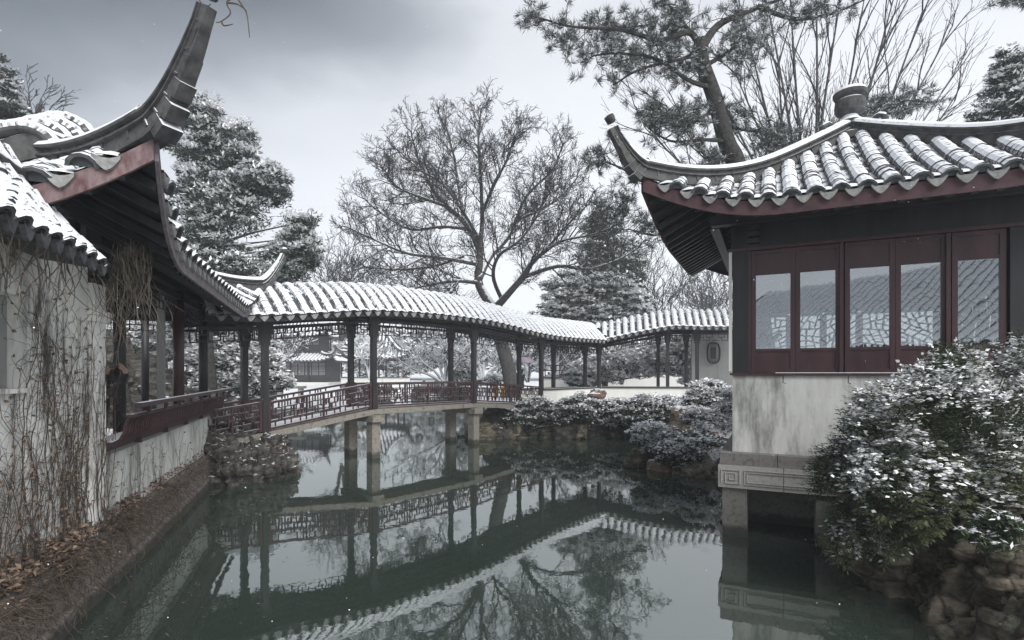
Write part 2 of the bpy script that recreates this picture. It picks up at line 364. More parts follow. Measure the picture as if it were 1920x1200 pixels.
# ------------------------------------------------------------------ frames and roofs
class Fr:
    def __init__(s, o, u, v=None):
        s.o = V(o[0], o[1], 0); s.u = V(u[0], u[1], 0).normalized()
        s.v = V(v[0], v[1], 0).normalized() if v else V(-s.u.y, s.u.x, 0)
    def w(s, a, b, z): return s.o + s.u*a + s.v*b + V(0,0,z)
    def ax(s): return (s.u, s.v, V(0,0,1))
def roll_rings(pts, side, r, step=.1, amp=.0035, seg=6, end_open=True, snowy=.01, start=0.0):
    """half-round tile row along pts; overlapping tiles give the saw-tooth rings"""
    rings = []; d = start; prev = None
    # resample
    L = [0]
    for a, b in zip(pts[:-1], pts[1:]): L.append(L[-1] + (b-a).length)
    tot = L[-1]; n = max(2, int(tot/step)+1); ds = []
    for k in range(n):
        ds += [k*tot/n + .001*tot/n, (k+1)*tot/n - .001*tot/n]
    out = []
    for j, dd in enumerate(ds):
        i = max(k for k in range(len(L)) if L[k] <= dd + 1e-9); i = min(i, len(pts)-2)
        t = (dd-L[i])/max(1e-9, L[i+1]-L[i]); p = pts[i].lerp(pts[i+1], t); dr = (pts[i+1]-pts[i]).normalized()
        up = side.cross(dr)
        if up.z < 0: up = -up
        rr = r + (amp if j % 2 == 0 else -amp*.2) + random.uniform(-1, 1)*snowy*.6
        ring = []
        for k in range(seg+1):
            a = math.pi*k/seg
            q = rr + random.uniform(0, snowy)*(math.sin(a))
            ring.append(p + side*(math.cos(a)*rr) + up*(math.sin(a)*q*.92))
        out.append(ring)
    return out
def add_roll(mb, pts, side, r, **k):
    pts = list(pts); pts[0] = pts[0] - (pts[1]-pts[0]).normalized()*.06
    rings = roll_rings(pts, side, r, **k); n = len(rings[0])
    mb.sweep(rings, closed=False, m=0)
    # tile end: thick rim plus disc closing the half round
    p = pts[0]; dr = (pts[1]-pts[0]).normalized(); up = side.cross(dr)
    if up.z < 0: up = -up
    b = len(mb.v); seg = n-1
    for rr, off in ((r*1.10, -.012), (r*.80, -.012), (r*.80, .02)):
        for kk in range(seg+1):
            a = math.pi*kk/seg; mb.v.append(p + side*(math.cos(a)*rr) + up*(math.sin(a)*rr*.92) + dr*off)
    for kk in range(seg):
        mb.f.append([b+kk, b+kk+1, b+n+kk+1, b+n+kk]); mb.m.append(1)
        mb.f.append([b+n+kk, b+n+kk+1, b+2*n+kk+1, b+2*n+kk]); mb.m.append(1)
    mb.f.append([b+2*n+kk for kk in range(n)]); mb.m.append(1)
    b2 = len(mb.v)
    for kk in range(seg+1):
        a = math.pi*kk/seg; mb.v.append(p + side*(math.cos(a)*r*1.10) + up*(math.sin(a)*r*1.02) + dr*.05)
    for kk in range(seg): mb.f.append([b+kk+1, b+kk, b2+kk, b2+kk+1]); mb.m.append(1 if kk in (0, seg-1) else 0)
def add_drip(mb, p, side, inward, w, h):
    """tongue shaped drip tile: hanging pointed plate with a snow pad lying in the trough behind it"""
    up = V(0,0,1); out = -inward; n = 7; p = p - inward*.045
    front, back = [], []
    for k in range(n):
        t = -1 + 2*k/(n-1)
        zz = -h*(1-abs(t)**1.6) - .012
        front.append(p + side*(t*w) + up*zz + out*.02); back.append(p + side*(t*w) + up*zz + inward*.012)
    b = len(mb.v); mb.v += front + back
    tops = [p + side*(t*w) + up*(.012 - .03*(1-t*t)) + out*.02 for t in np.linspace(-1, 1, n)]
    topb = [q + inward*.032 for q in tops]
    b2 = len(mb.v); mb.v += tops + topb
    for k in range(n-1):
        mb.f.append([b+k, b+k+1, b2+k+1, b2+k]); mb.m.append(1)
        mb.f.append([b+n+k+1, b+n+k, b2+n+k, b2+n+k+1]); mb.m.append(1)
        mb.f.append([b+k+1, b+k, b+n+k, b+n+k+1]); mb.m.append(1)
        mb.f.append([b2+k, b2+k+1, b2+n+k+1, b2+n+k]); mb.m.append(0)
    # snow pad
    rows = []
    for q, s_ in ((-.018, .2), (.02, .85), (.09, 1.0), (.26, .9)):
        rows.append([p + inward*q + side*(t*w*.95) + up*(.012+.035*(1-t*t)*s_ + q*.35) for t in np.linspace(-1, 1, 5)])
    mb.sweep(rows, closed=False, m=0)

class HipRoof:
    def __init__(s, parent, o, u, Lu, Lv, z0, rise, lift=.47, cl=1.5, E=.12, pitch=.24, r=.085, near=True, sides=(0,1,2,3), join=False,
                 fascia_h=.15, ridge=.3, fmat=('fascia',)*4, over=.9, rafters=(0,3), k=1.0, step=.1, tip=.43, tiph=.6):
        s.fr = Fr(o, u); s.Lu, s.Lv, s.z0, s.rise, s.lift, s.cl, s.E = Lu, Lv, z0, rise, lift, cl, E
        s.half = min(Lu, Lv)/2; s.parent = parent
        c = [s.fr.w(0,0,0), s.fr.w(Lu,0,0), s.fr.w(Lu,Lv,0), s.fr.w(0,Lv,0)]
        s.sd = []
        dirs = [(s.fr.u, s.fr.v, Lu), (s.fr.v, -s.fr.u, Lv), (-s.fr.u, -s.fr.v, Lu), (-s.fr.v, s.fr.u, Lv)]
        for k_ in range(4): s.sd.append((c[k_], *dirs[k_]))
        roof = parent
        mats = [M['tile_snow_near' if near else 'tile_snow'], M['tile']]
        allr, alld = MB(), MB()
        for si in range(4):
            o_, a_, b_, L = s.sd[si]
            # under-sheet (tile bed) and soffit
            na = max(8, int(L/.25)); nb = 8; g = MB()
            def grid(dz, bmax_f, flip):
                rows = []
                for i in range(na+1):
                    a = L*i/na; rows.append([s.pt(si, a, bmax_f(a)*j/nb, dz) for j in range(nb+1)])
                if flip: rows = rows[::-1]
                g.sweep(rows, closed=False)
            grid(-.01, lambda a: min(a, L-a, s.half), True)
            g.build('tile_bed', M['tile_trough'], roof)
            g = MB(); grid(-.14, lambda a: min(max(a, .02), max(L-a, .02), over+.25, s.half), False); g.build('soffit', M['wood'], roof)
            # fascia board
            g = MB(); rows = []
            for i in range(na*2+1):
                a = L*i/(na*2); p = s.pt(si, a, 0, 0); out = -b_
                rows.append([p + out*.0 + V(0,0,-.035), p + out*.03 + V(0,0,-.035), p + out*.03 + V(0,0,-.035-fascia_h), p + V(0,0,-.035-fascia_h)])
            g.sweep(rows, closed=True); g.build('eave_board', M[fmat[si]], roof)
            if si in rafters:
                n = int(L/.2)
                for i in range(1, n):
                    a = L*i/n; g = MB(); bm = min(over+.1, a, L-a)
                    if bm < .15: continue
                    pp = [s.pt(si, a, bm*j/3, -.19) for j in range(4)]
                    for q, q2 in zip(pp[:-1], pp[1:]): g.bar(q, q2, .055, .07)
                    g.build('rafter', M['wood'], roof)
            if si not in sides: continue
            n = int(round(L/pitch)); pt_ = L/n
            for i in range(n):
                a = (i+.5)*pt_; bm = min(a, L-a, s.half) - .05*k
                if bm > .1:
                    tgt = allr if join else MB(); nb_ = max(2, int(bm/.2)+1)
                    pp = [s.pt(si, a, bm*j/nb_, 0) for j in range(nb_+1)]
                    add_roll(tgt, pp, a_, r*random.uniform(.95,1.06), step=step*random.uniform(.92,1.1), snowy=.016)
                    if not join: tgt.build('tile_row', mats, roof, smooth=False)
                if i < n-1 or True:
                    a2 = (i+1)*pt_
                    if a2 < L-.1:
                        tgt = alld if join else MB()
                        p = s.pt(si, a2, 0, -.012)
                        add_drip(tgt, p, a_, b_, pt_*.36, pt_*.38)
                        if not join: tgt.build('drip_tile', [mats[0], M['tile_end']], roof)
        if join:
            allr.build('tile_rows', mats, roof, kind='stuff'); alld.build('drip_tiles', mats, roof, kind='stuff')
        # hip ridges
        for ci in range(4):
            o_, a_, b_, L = s.sd[ci]
            pts = []
            top = s.half
            for q in np.linspace(top, 0, 26): pts.append((q, s.pt(ci, q, q, 0)))
            diag = -(a_ + b_)
            base = s.pt(ci, 0, 0, 0)
            slope = 2*s.lift/s.cl
            for j in range(1, 13):
                e_ = tip*j/12; up = slope*e_*.6 + tiph*(j/12)**1.75
                pts.append((-e_, base + diag*e_ + V(0,0,up)))
            lower, cap = [], []; jn = MB()
            sidev = (a_ - b_).normalized()
            K = len(pts)
            for j, (q, p) in enumerate(pts):
                tpr = 1.0 if q > 0 else max(.42, 1 + q/tip*.62)
                d = (pts[min(j+1, K-1)][1] - pts[max(j-1, 0)][1]).normalized()
                up = sidev.cross(d); up = up if up.z > 0 else -up
                h = ridge*tpr*.62; w_ = .085*k*tpr
                lower.append([p + sidev*w_ - up*.05, p - sidev*w_ - up*.05, p - sidev*w_*.9 + up*h*.5, p - sidev*w_*1.25 + up*h*.52, p - sidev*w_*1.25 + up*h*.62,
                              p - sidev*w_*.8 + up*h*.64, p - sidev*w_*.8 + up*h, p + sidev*w_*.8 + up*h, p + sidev*w_*.8 + up*h*.64, p + sidev*w_*1.25 + up*h*.62, p + sidev*w_*1.25 + up*h*.52, p + sidev*w_*.9 + up*h*.5])
                if j % 2 == 0 and not join: jn.box(p + up*h*.28, w_*2.1, .018, h*.5, (sidev, d, up)); jn.box(p + up*h*.82, w_*1.75, .014, h*.3, (sidev, d, up))
                wc = .115*k*tpr; hh = ridge*.38*tpr
                cap.append([p + up*h + sidev*(wc*math.cos(t)) + up*(hh*max(-.05, math.sin(t))*(1+random.uniform(0,.06))) for t in np.linspace(-.25, math.pi+.25, 9)])
            g = MB(); g.sweep(lower, True); hr = g.build('hip_ridge', M['ridge_snow'], roof)
            if not join: jn.build('ridge_joints', M['ridge_snow'], hr, kind='stuff')
            g = MB(); g.sweep(cap, True); cp = g.build('ridge_cap', M['ridge_snow'], roof, smooth=False)
            # stepped blocks under the flying tip
            for j in range(5):
                q, p = pts[27 + j*2]
                d = (pts[28+j*2][1]-pts[26+j*2][1]).normalized(); up = sidev.cross(d); up = up if up.z > 0 else -up
                g = MB(); hgt = .13*k*(1-j*.2); g.box(p - up*(hgt*.35), .15*k*(1-j*.1), .12*k, hgt, (sidev, d, up)); g.build('ridge_step', M['ridge_snow'], roof)
            s_end = pts[-1][1]
            d = (pts[-1][1]-pts[-2][1]).normalized()
            g = MB()
            if join: g.tube([s_end - d*.05, s_end + d*.12], [.05*k, .03*k], 6)
            else: g.tube([s_end + V(0,0,.07), s_end + d*.07 + V(0,0,.09), s_end + d*.11 - diag.normalized()*0 + V(0,0,.07)], [.055*k, .07*k, .045*k], 8)
            g.build('ridge_tip', M['ridge_snow'], roof, smooth=True)
    def pt(s, si, a, b, dz):
        o_, a_, b_, L = s.sd[si]
        ca = min(a, L-a); w_ = max(0, 1-ca/s.cl)**2
        z = s.z0 + s.rise(min(b, s.half)/s.half) + s.lift*w_ + dz
        sh = s.E*w_; sa = -sh if a < L/2 else sh
        return o_ + a_*(a+sa) + b_*(b-sh) + V(0,0,z)

def fret(mb, p0, p1, z0, z1, cells, pat, t=.022, rows=4, dep=.022):
    """fretwork between two plan points; z0/z1 = (left,right) heights of bottom and top"""
    Hs, Vs, W_ = pat
    def pos(x, y):
        tx = x/(W_*cells); p = p0.lerp(p1, tx); zb = lerp(z0[0], z0[1], tx); zt = lerp(z1[0], z1[1], tx)
        return V(p.x, p.y, lerp(zb, zt, y/rows))
    for c in range(cells):
        o = c*W_; fl = c % 2 == 1
        for y, a, b in Hs:
            if fl: a, b = W_-b, W_-a
            mb.bar(pos(o+a, y), pos(o+b, y), dep, t)
        for x, a, b in Vs:
            if fl: x = W_-x
            mb.bar(pos(o+x, a), pos(o+x, b), dep*.9, t*.95, up=(p1-p0).normalized())
RAIL_PAT = ([(3,0,2.0),(3,3,6),(2,1,4),(2,5,6),(1,0,3),(1,4,6)], [(1,2,4),(2,0,1),(2,2,3),(3,1,2),(3,3,4),(4,1,3),(5,0,1),(5,2,3),(0,0,4)], 6)
FRZ_PAT = ([(3,0,6),(2,0,2),(2,3,5),(1,0,1.5),(1,2,4),(1,5,6)], [(1,2,3),(2,1,3),(3,2,3),(4,1,2),(5,2,3),(0,1,3)], 6)

# ------------------------------------------------------------------ covered gallery: bridge spans and walkway
ST = [(-6.35,10.72,.72,3.36), (-5.45,11.76,.87,3.46), (-3.61,13.9,1.24,3.80), (-1.2,16.7,1.24,3.84), (1.06,19.33,1.02,3.56), (3.64,22.33,1.0,3.56)]
ST2 = [(3.64,22.33,1.0,3.56), (6.42,22.0,1.0,4.08), (7.55,21.75,1.0,4.06), (9.6,21.3,1.0,4.02)]
GW = 1.05; OV = .45; RISE = .74
def seg_dir(st): d = V(st[-1][0]-st[0][0], st[-1][1]-st[0][1], 0).normalized(); return d
D1 = V(.652,.758,0).normalized(); N1 = V(-D1.y, D1.x, 0)
D2 = V(5.96,-1.03,0).normalized(); N2 = V(-D2.y, D2.x, 0)
def gal_profile(b, ze):
    """height over the cross-section; b from -OV (front eave) to GW+OV (rear eave)"""
    mid = GW/2; q = abs(b-mid)/(mid+OV)
    return ze + RISE*(1-q**1.45)
def gallery_roof(parent, st, D, N, s_from, s_to, clip=None):
    o = V(st[0][0], st[0][1], 0)
    ss = [(V(a[0], a[1], 0)-o).dot(D) for a in st]; ze = [a[3] for a in st]
    def pt(s_, b, dz=0): return o + D*s_ + N*b + V(0,0,gal_profile(b, smoothi(ss, ze, s_))+dz)
    bs = list(np.linspace(-OV, GW+OV, 15))
    mats = [M['tile_snow'], M['tile']]
    pitch = .28; n = int((s_to-s_from)/pitch)
    bed = MB(); rows = []
    for i in range(n*2+1):
        s_ = s_from + (s_to-s_from)*i/(n*2); row = []
        for b in bs:
            sc = s_
            if clip: sc = clip(s_, b)
            row.append(pt(sc, b, -.01))
        rows.append(row)
    bed.sweep(rows[::-1], closed=False); bed.build('tile_bed', M['tile_trough'], parent)
    under = MB(); under.sweep([[p - V(0,0,.07) for p in r] for r in rows], closed=False); under.build('ceiling_boards', M['wood'], parent)
    fb = MB()
    for b, sg in ((-OV, -1), (GW+OV, 1)):
        rr = []
        for i in range(n+1):
            s_ = s_from + (s_to-s_from)*i/n; sc = clip(s_, b) if clip else s_; p = pt(sc, b, -.03)
            rr.append([p, p + N*sg*.025, p + N*sg*.025 - V(0,0,.12), p - V(0,0,.12)])
        fb2 = MB(); fb2.sweep(rr, True); fb2.build('eave_board', M['wood'], parent)
    for i in range(n):
        s_ = s_from + (i+.5)*(s_to-s_from)/n
        keep = [b for b in bs if (not clip) or abs(clip(s_, b)-s_) < 1e-6]
        if len(keep) >= 3:
            g = MB(); pp = [pt(s_, b) for b in keep]
            add_roll(g, pp, D, .102*random.uniform(.93,1.06), step=.11, amp=.005, seg=6, snowy=.008)
            g.build('tile_row', mats, parent)
        s2 = s_ + .5*(s_to-s_from)/n
        for b, inn in ((-OV, N), (GW+OV, -N)):
            if clip and abs(clip(s2, b)-s2) > 1e-6: continue
            g = MB(); add_drip(g, pt(s2, b, -.015), D, inn, pitch*.36, pitch*.42); g.build('drip_tile', [mats[0], M['tile_end']], parent)
    return pt, ss
# mitre of the two arms on the bisector through the corner
CN = V(3.64, 22.33, 0); ssC = (CN - V(ST[0][0], ST[0][1], 0)).dot(D1)
half_t = math.tan(math.acos(max(-1, min(1, D1.dot(D2))))/2)
def clip1(s_, b): return min(s_, ssC - (-b)*half_t*1.0) if True else s_
def clip1(s_, b): return min(s_, ssC + b*half_t)
def clip2(s_, b): return max(s_, -b*half_t)

br = thing('covered_bridge', 'three-span roofed bridge with maroon lattice railings crossing the pond', 'bridge', (-2.4,15.3,0))
sL = lambda k: (V(ST[k][0], ST[k][1], 0)-V(ST[0][0], ST[0][1], 0)).dot(D1)
gallery_roof(br, ST, D1, N1, 0, sL(4))
wk = thing('covered_walkway', 'roofed walkway on low white wall, bending right beyond the bridge', 'walkway', (3.6,22.3,1.0))
gallery_roof(wk, ST, D1, N1, sL(4), ssC+1.6, clip1)
gallery_roof(wk, ST2, D2, N2, -1.6, 6.0, clip2)

def post(parent, x, y, zb, zt, D, w=.13, brackets=True, name='post'):
    g = MB(); N = V(-D.y, D.x, 0); ax = (D, N, V(0,0,1))
    g.box(V(x, y, (zb+zt)/2), w, w, zt-zb, ax)
    if brackets:
        for z_, ww, hh in ((zt-.36, .33, .3), (zt-.6, .26, .18), (zt-.76, .2, .16)): g.box(V(x, y, z_), ww, w*.9, hh, ax)
    return g.build(name, M['wood'], parent)
def bays(parent, st, D, N, i0, i1, railing, zoff=0):
    for k in range(i0, i1):
        a, b = st[k], st[k+1]
        for side in (0, 1):
            off = N*(GW*side)
            pa = V(a[0], a[1], 0)+off; pb = V(b[0], b[1], 0)+off
            zta, ztb = a[3]+.12, b[3]+.12
            g = MB(); g.bar(pa+V(0,0,zta-.02), pb+V(0,0,ztb-.02), .11, .17); g.bar(pa+V(0,0,zta-.2), pb+V(0,0,ztb-.2), .07, .05)
            g.build('beam', M['wood'], parent)
            n = max(2, int(round((pb-pa).length/.62)))
            g = MB(); g.bar(pa+V(0,0,zta-.37), pb+V(0,0,ztb-.37), .05, .05); fret(g, pa, pb, (zta-.76, ztb-.76), (zta-.38, ztb-.38), n, FRZ_PAT, .024, 3, .024); g.build('lattice_frieze', M['wood'], parent, kind='stuff')
            if railing:
                za, zb = a[2], b[2]
                d = (pb-pa).normalized(); q0, q1 = pa+d*.09, pb-d*.09
                rl = MB(); rl.bar(q0+V(0,0,za+.68), q1+V(0,0,zb+.68), .075, .05); r_o = rl.build('railing', M['red_snow'], parent)
                g = MB(); g.bar(q0+V(0,0,za+.10), q1+V(0,0,zb+.10), .05, .045); g.build('bottom_rail', M['red_snow'], r_o)
                g = MB(); fret(g, q0, q1, (za+.13, zb+.13), (za+.66, zb+.66), n+1, RAIL_PAT, .026, 4, .03); g.build('lattice', M['red_snow'], r_o, kind='stuff')
                for q, zz in ((q0, za), (q1, zb)):
                    g = MB(); g.box(q+V(0,0,zz+.38), .07, .07, .68, (d, N, V(0,0,1))); g.build('newel', M['red'], r_o)
                m_ = q0.lerp(q1, .5); zz = (za+zb)/2; g = MB(); g.box(m_+V(0,0,zz+.38), .04, .045, .58, (d, N, V(0,0,1))); g.build('newel', M['red'], r_o)
bays(br, ST, D1, N1, 0, 4, True)
bays(wk, ST, D1, N1, 4, 5, False)
bays(wk, ST2, D2, N2, 0, 3, False)
for k in range(1, 5):
    for side in (0, 1):
        p = V(ST[k][0], ST[k][1], 0)+N1*(GW*side)
        post(br, p.x, p.y, ST[k][2]-.1, ST[k][3]+.2, D1)
pm = V(ST[4][0], ST[4][1], 0).lerp(CN, .55)
for q, st_z in ((pm + N1*GW, 3.56), (CN, 3.5), (CN+N1*GW*.9+D1*.4, 3.6)): post(wk, q.x, q.y, .9, st_z+.2, D1)
for k in (1, 2, 3):
    for side in (0, 1):
        p = V(ST2[k][0], ST2[k][1], 0)+N2*(GW*side) + (D2*-.28 if side else V(0,0,0)); post(wk, p.x, p.y, .9, ST2[k][3]+.2, D2)
# deck slabs and stone piers of the bridge
for k in range(0, 4):
    a, b = ST[k], ST[k+1]; pa, pb = V(a[0],a[1],0), V(b[0],b[1],0)
    for j, lab in ((.02, 0), (GW-.02, 1)):
        g = MB(); q = N1*j
        g.bar(pa+q+V(0,0,a[2]-.04), pb+q+V(0,0,b[2]-.04), .18, .13); g.build('edge_beam', M['stone_beam'], br)
    g = MB(); g.bar(pa+N1*GW/2+V(0,0,a[2]), pb+N1*GW/2+V(0,0,b[2]), GW-.24, .12); g.build('deck_slab', M['stone_snow'], br)
for k in (2, 3):
    for side in (0, 1):
        a = ST[k]; p = V(a[0], a[1], 0)+N1*(GW*side)
        g = MB(); g.box(p+V(0,0,.0), .25, .25, 2.0, (D1, N1, V(0,0,1))); g.build('pier', M['stone_beam'], br)
    g = MB(); p = V(a[0], a[1], 0)+N1*(GW/2); g.box(p+V(0,0,a[2]-.21), .36, GW+.45, .17, (D1, N1, V(0,0,1))); g.build('pier_cap', M['stone_beam'], br)
g = MB(); a = ST[4]; p = V(a[0]-.1, a[1], 0)+N1*(GW/2); g.box(p+D1*.5+V(0,0,.2), 1.0, GW+.2, 1.5, (D1, N1, V(0,0,1))); g.build('abutment', M['rock_wet'], br)
# low white wall with dark sill carrying the walkway
def low_wall(pa, pb, D, N, name='low_wall'):
    for side in (0, 1):
        q = N*(GW*side); g = MB(); g.bar(pa+q+V(0,0,1.15), pb+q+V(0,0,1.15), .16, .86, up=V(0,0,1)); g.build(name, M['plaster_clean'], wk)
        g = MB(); g.bar(pa+q+V(0,0,1.61), pb+q+V(0,0,1.61), .24, .05); g.build('sill_board', M['wood_snow'], wk)
    g = MB(); g.bar(pa+N*GW/2+V(0,0,.95), pb+N*GW/2+V(0,0,.95), GW-.2, .1); g.build('floor_slab', M['stone_snow'], wk)
low_wall(V(1.06,19.33,0)+D1*.03, CN-D1*.02, D1, N1)
low_wall(CN+D2*.12, V(9.6,21.3,0), D2, N2)

# end wall of the walkway with a lattice medallion
g = MB(); o = V(7.65, 22.75, 0); g.bar(o+V(0,0,2.2), V(10.4,22.3,0)+V(0,0,2.2), .14, 3.4)
ew = g.build('garden_wall', M['plaster_grey'], loc=V(8.9,22.5,.5)); tag(ew, 'grey plastered wall with dark oblong medallion behind the walkway', 'wall')
cx_ = P(1337, 662, 22.45); g = MB()
ring = []
for j in range(25):
    t = 2*math.pi*j/24; ring.append(cx_ + V(.26*math.copysign(abs(math.cos(t))**.6, math.cos(t)), -.05, .42*math.copysign(abs(math.sin(t))**.75, math.sin(t))))
g.tube(ring, .035, 6); md = g.build('medallion', M['wood'], ew)
g = MB(); g.box(cx_+V(0,-.05,0), .2, .04, .5)
for dz in (-.36, .36): g.bar(cx_+V(-.12,-.05,dz*.8), cx_+V(0,-.05,dz*1.1), .03, .03); g.bar(cx_+V(.12,-.05,dz*.8), cx_+V(0,-.05,dz*1.1), .03, .03)
g.build('centre_panel', M['wood'], md)

# ------------------------------------------------------------------ right pavilion
U2 = V(.9,-.437,0).normalized(); V2 = V(-U2.y, U2.x, 0)   # along facade, inward
rp = thing('water_pavilion', 'square pavilion with snowy pyramid roof and maroon glazed windows over water', 'pavilion', (5.09,8.05,1.12))
Wc = V(3.03,7.33,0); Ec = Wc - U2*.9 - V2*.9
L_R = 4.9
roofR = HipRoof(rp, (Ec.x, Ec.y), (U2.x, U2.y), L_R, L_R, 4.27, lambda q: 1.55*(.78*q+.22*q*q), lift=.47, cl=1.5, E=.1, pitch=.245, r=.092, near=True,
                sides=(0,3), ridge=.23, over=.9, rafters=(0,3), step=.12, tip=.33, tiph=.42, fascia_h=.17)
frR = Fr((Wc.x, Wc.y), (U2.x, U2.y))
# finial
ap = frR.w(1.55, 1.55, 5.68)
g = MB(); g.lathe(ap, [(.24,0),(.24,.1),(.16,.14),(.13,.22),(.16,.26),(.19,.3),(.12,.36),(.10,.4)], 20)
fin = g.build('finial', M['ridge_snow'], rp, smooth=False)
g = MB(); g.lathe(ap+V(0,0,.4), [(.10,0),(.19,.05),(.21,.14),(.20,.22),(.16,.25),(.16,.27),(.22,.29),(.23,.34),(.20,.39),(.1,.43),(.02,.45)], 20); g.build('urn', M['ridge_snow'], fin, smooth=False)
def curl(c, d, r):
    pts = [c + d*(r*(1-j/14)*math.cos(j*.6)) + V(0,0,r*(1-j/14)*math.sin(j*.6)) for j in range(13)]
    g = MB(); g.tube(pts, [.045*(1-j/26) for j in range(13)], 6); g.build('scroll', M['ridge_snow'], fin, smooth=True)
for dd in (U2+V2, U2-V2): curl(ap - dd.normalized()*.42*(1 if dd is None else 1)+V(0,0,.12), -dd.normalized(), .12); curl(ap + dd.normalized()*.42+V(0,0,.12), dd.normalized(), .12)
# stone platform on piers
zt = 1.125
def rbox(a0, a1, b0, b1, z0, z1, name, m, parent=rp, fr=frR, kind=None):
    g = MB(); g.box(fr.w((a0+a1)/2, (b0+b1)/2, (z0+z1)/2), abs(a1-a0), abs(b1-b0), z1-z0, fr.ax()); return g.build(name, m, parent, kind=kind)
for a0, a1 in ((-.15,.55),(.558,2.0),(2.008,3.25)): rbox(a0, a1, -.15, .5, .965, zt, 'coping_stone', M['stone_dark'])
rbox(-.15, .4, .508, 1.6, .965, zt, 'coping_stone', M['stone_dark']); rbox(-.15, .4, 1.608, 3.25, .965, zt, 'coping_stone', M['stone_dark'])
for a0, a1 in ((-.17,.62),(.628,3.27)):
    bmx = rbox(a0, a1, -.17, .05, .66, .962, 'carved_beam', M['stone'])
rbox(-.17, .06, .054, 3.2, .66, .962, 'carved_beam', M['stone'])
g = MB()  # carved outlines: raised fillets and a squared spiral at the corner
def onf(a, z): return frR.w(a, -.175, z)
for a0, a1, z0, z1 in ((.16,3.1,.715,.905),(.19,3.07,.745,.875)):
    for q in (((a0,z0),(a1,z0)),((a0,z1),(a1,z1)),((a0,z0),(a0,z1))): g.bar(onf(*q[0]), onf(*q[1]), .012, .008)
sp = [(-.13,.72),(-.13,.9),(.1,.9),(.1,.72),(-.08,.72),(-.08,.86),(.05,.86),(.05,.77),(-.03,.77),(-.03,.82),(.01,.82)]
for q, q2 in zip(sp[:-1], sp[1:]): g.bar(onf(*q), onf(*q2), .014, .014)
g.build('carving', M['stone'], bmx, kind='stuff')
for a, b in ((.02,.0),(1.13,.0),(2.5,0),(.02,1.5),(.02,3.0)): rbox(a-.14, a+.17, b-.13, b+.2, -1, .657, 'pier', M['stone_dark'])
rbox(.15, 3.2, .8, .95, -1, .95, 'gap_screen_wall', M['stone_dark']); rbox(.1, 3.2, .12, 3.2, .9, 1.0, 'floor_slab', M['stone_dark'])  # screen wall, standing in for the bank, added to keep the underfloor gap dark
# plastered dado wall
rbox(0, 3.1, 0, .12, zt+.002, 2.17, 'dado_wall', M['plaster']); rbox(0, .12, .125, 3.1, zt+.002, 2.17, 'dado_wall', M['plaster'])
rbox(2.98, 3.1, .125, 3.1, zt+.002, 2.17, 'dado_wall', M['plaster']); rbox(.125, 2.975, 2.98, 3.1, zt+.002, 2.17, 'dado_wall', M['plaster'])
rbox(-.03, 3.13, -.035, .14, 2.172, 2.205, 'sill', M['red'])
rbox(-.03, .14, .143, 3.13, 2.172, 2.205, 'sill', M['red'])
# corner and intermediate columns
for a, b in ((.1,.1),(3.02,.1),(.1,3.0),(3.0,3.0)):
    g = MB(); g.box(frR.w(a, b, 3.3), .2, .2, 2.2, frR.ax()); g.build('column', M['wood'], rp)
rbox(-.045, -.008, -.02, .03, 2.23, 3.86, 'corner_batten', M['plaster_clean'])
rbox(-.05, 3.15, -.03, .17, 3.862, 3.90, 'lintel_moulding', M['red'])
for (a0,a1,b0,b1) in ((-.02,3.12,.0,.16),(-.02,.14,.165,3.1),(-.02,3.12,2.95,3.1),(2.96,3.12,.165,2.94)): rbox(a0,a1,b0,b1,3.905,4.46,'tie_beam',M['wood'])
rbox(-.25, 3.3, -.28, -.16, 4.18, 4.32, 'eave_purlin', M['wood']); rbox(-.28, -.16, -.1, 3.3, 4.18, 4.32, 'eave_purlin', M['wood'])
for j, (w_, z_) in enumerate(((.16,3.98),(.24,4.06),(.34,4.14))):
    rbox(.2, .2+.13, -.03-w_*.4, -.004, z_-.03, z_+.03, 'bracket', M['wood'])
# glazed leaves: frame with upper and lower boards, pane, facade and sides
def leaf(a0, a1, b, inward=True, fr=frR, swap=False, zb=2.21, ztp=3.858, gl=(2.53,3.53), glass=True):
    def bx(g, x0, x1, z0, z1, d0=-.02, d1=.03):
        if not swap: g.box(fr.w((x0+x1)/2, b+(d0+d1)/2, (z0+z1)/2), x1-x0, d1-d0, z1-z0, fr.ax())
        else: g.box(fr.w(b+(d0+d1)/2, (x0+x1)/2, (z0+z1)/2), d1-d0, x1-x0, z1-z0, fr.ax())
    g = MB(); s_ = .055
    bx(g, a0, a0+s_, zb, ztp); bx(g, a1-s_, a1, zb, ztp)
    bx(g, a0+s_, a1-s_, zb, zb+.05); bx(g, a0+s_, a1-s_, ztp-.05, ztp)
    bx(g, a0+s_, a1-s_, gl[1], gl[1]+.035); bx(g, a0+s_, a1-s_, gl[0]-.035, gl[0])
    wnd = g.build('window', M['red'], rp)
    g = MB(); bx(g, a0+s_, a1-s_, zb+.05, gl[0]-.035, -.005, .012); g.build('panel', M['red'], wnd); g = MB(); bx(g, a0+s_, a1-s_, gl[1]+.035, ztp-.05, -.005, .012); g.build('panel', M['red'], wnd)
    if glass: g = MB(); bx(g, a0+s_, a1-s_, gl[0], gl[1], .0, .006); g.build('pane', M['glass'], wnd)
    return wnd
ed = [.235, .765, 1.295, 1.85, 2.375, 2.895]
for k in range(5):
    leaf(ed[k]+.002+(.025 if k in (2,4) else 0), ed[k+1]-.002-(.018 if k in (1,3) else 0), .05)
for e_ in ed: rbox(e_-.02, e_+.03, .085, .115, 2.21, 3.858, 'slit_backing', M['red'])  # backing strips added behind the leaf joints to block bright slits
for a in (ed[2]-.018, ed[4]-.018): rbox(a-.017, a+.024, -.012, .1, 2.21, 3.858, 'mullion', M['red'])
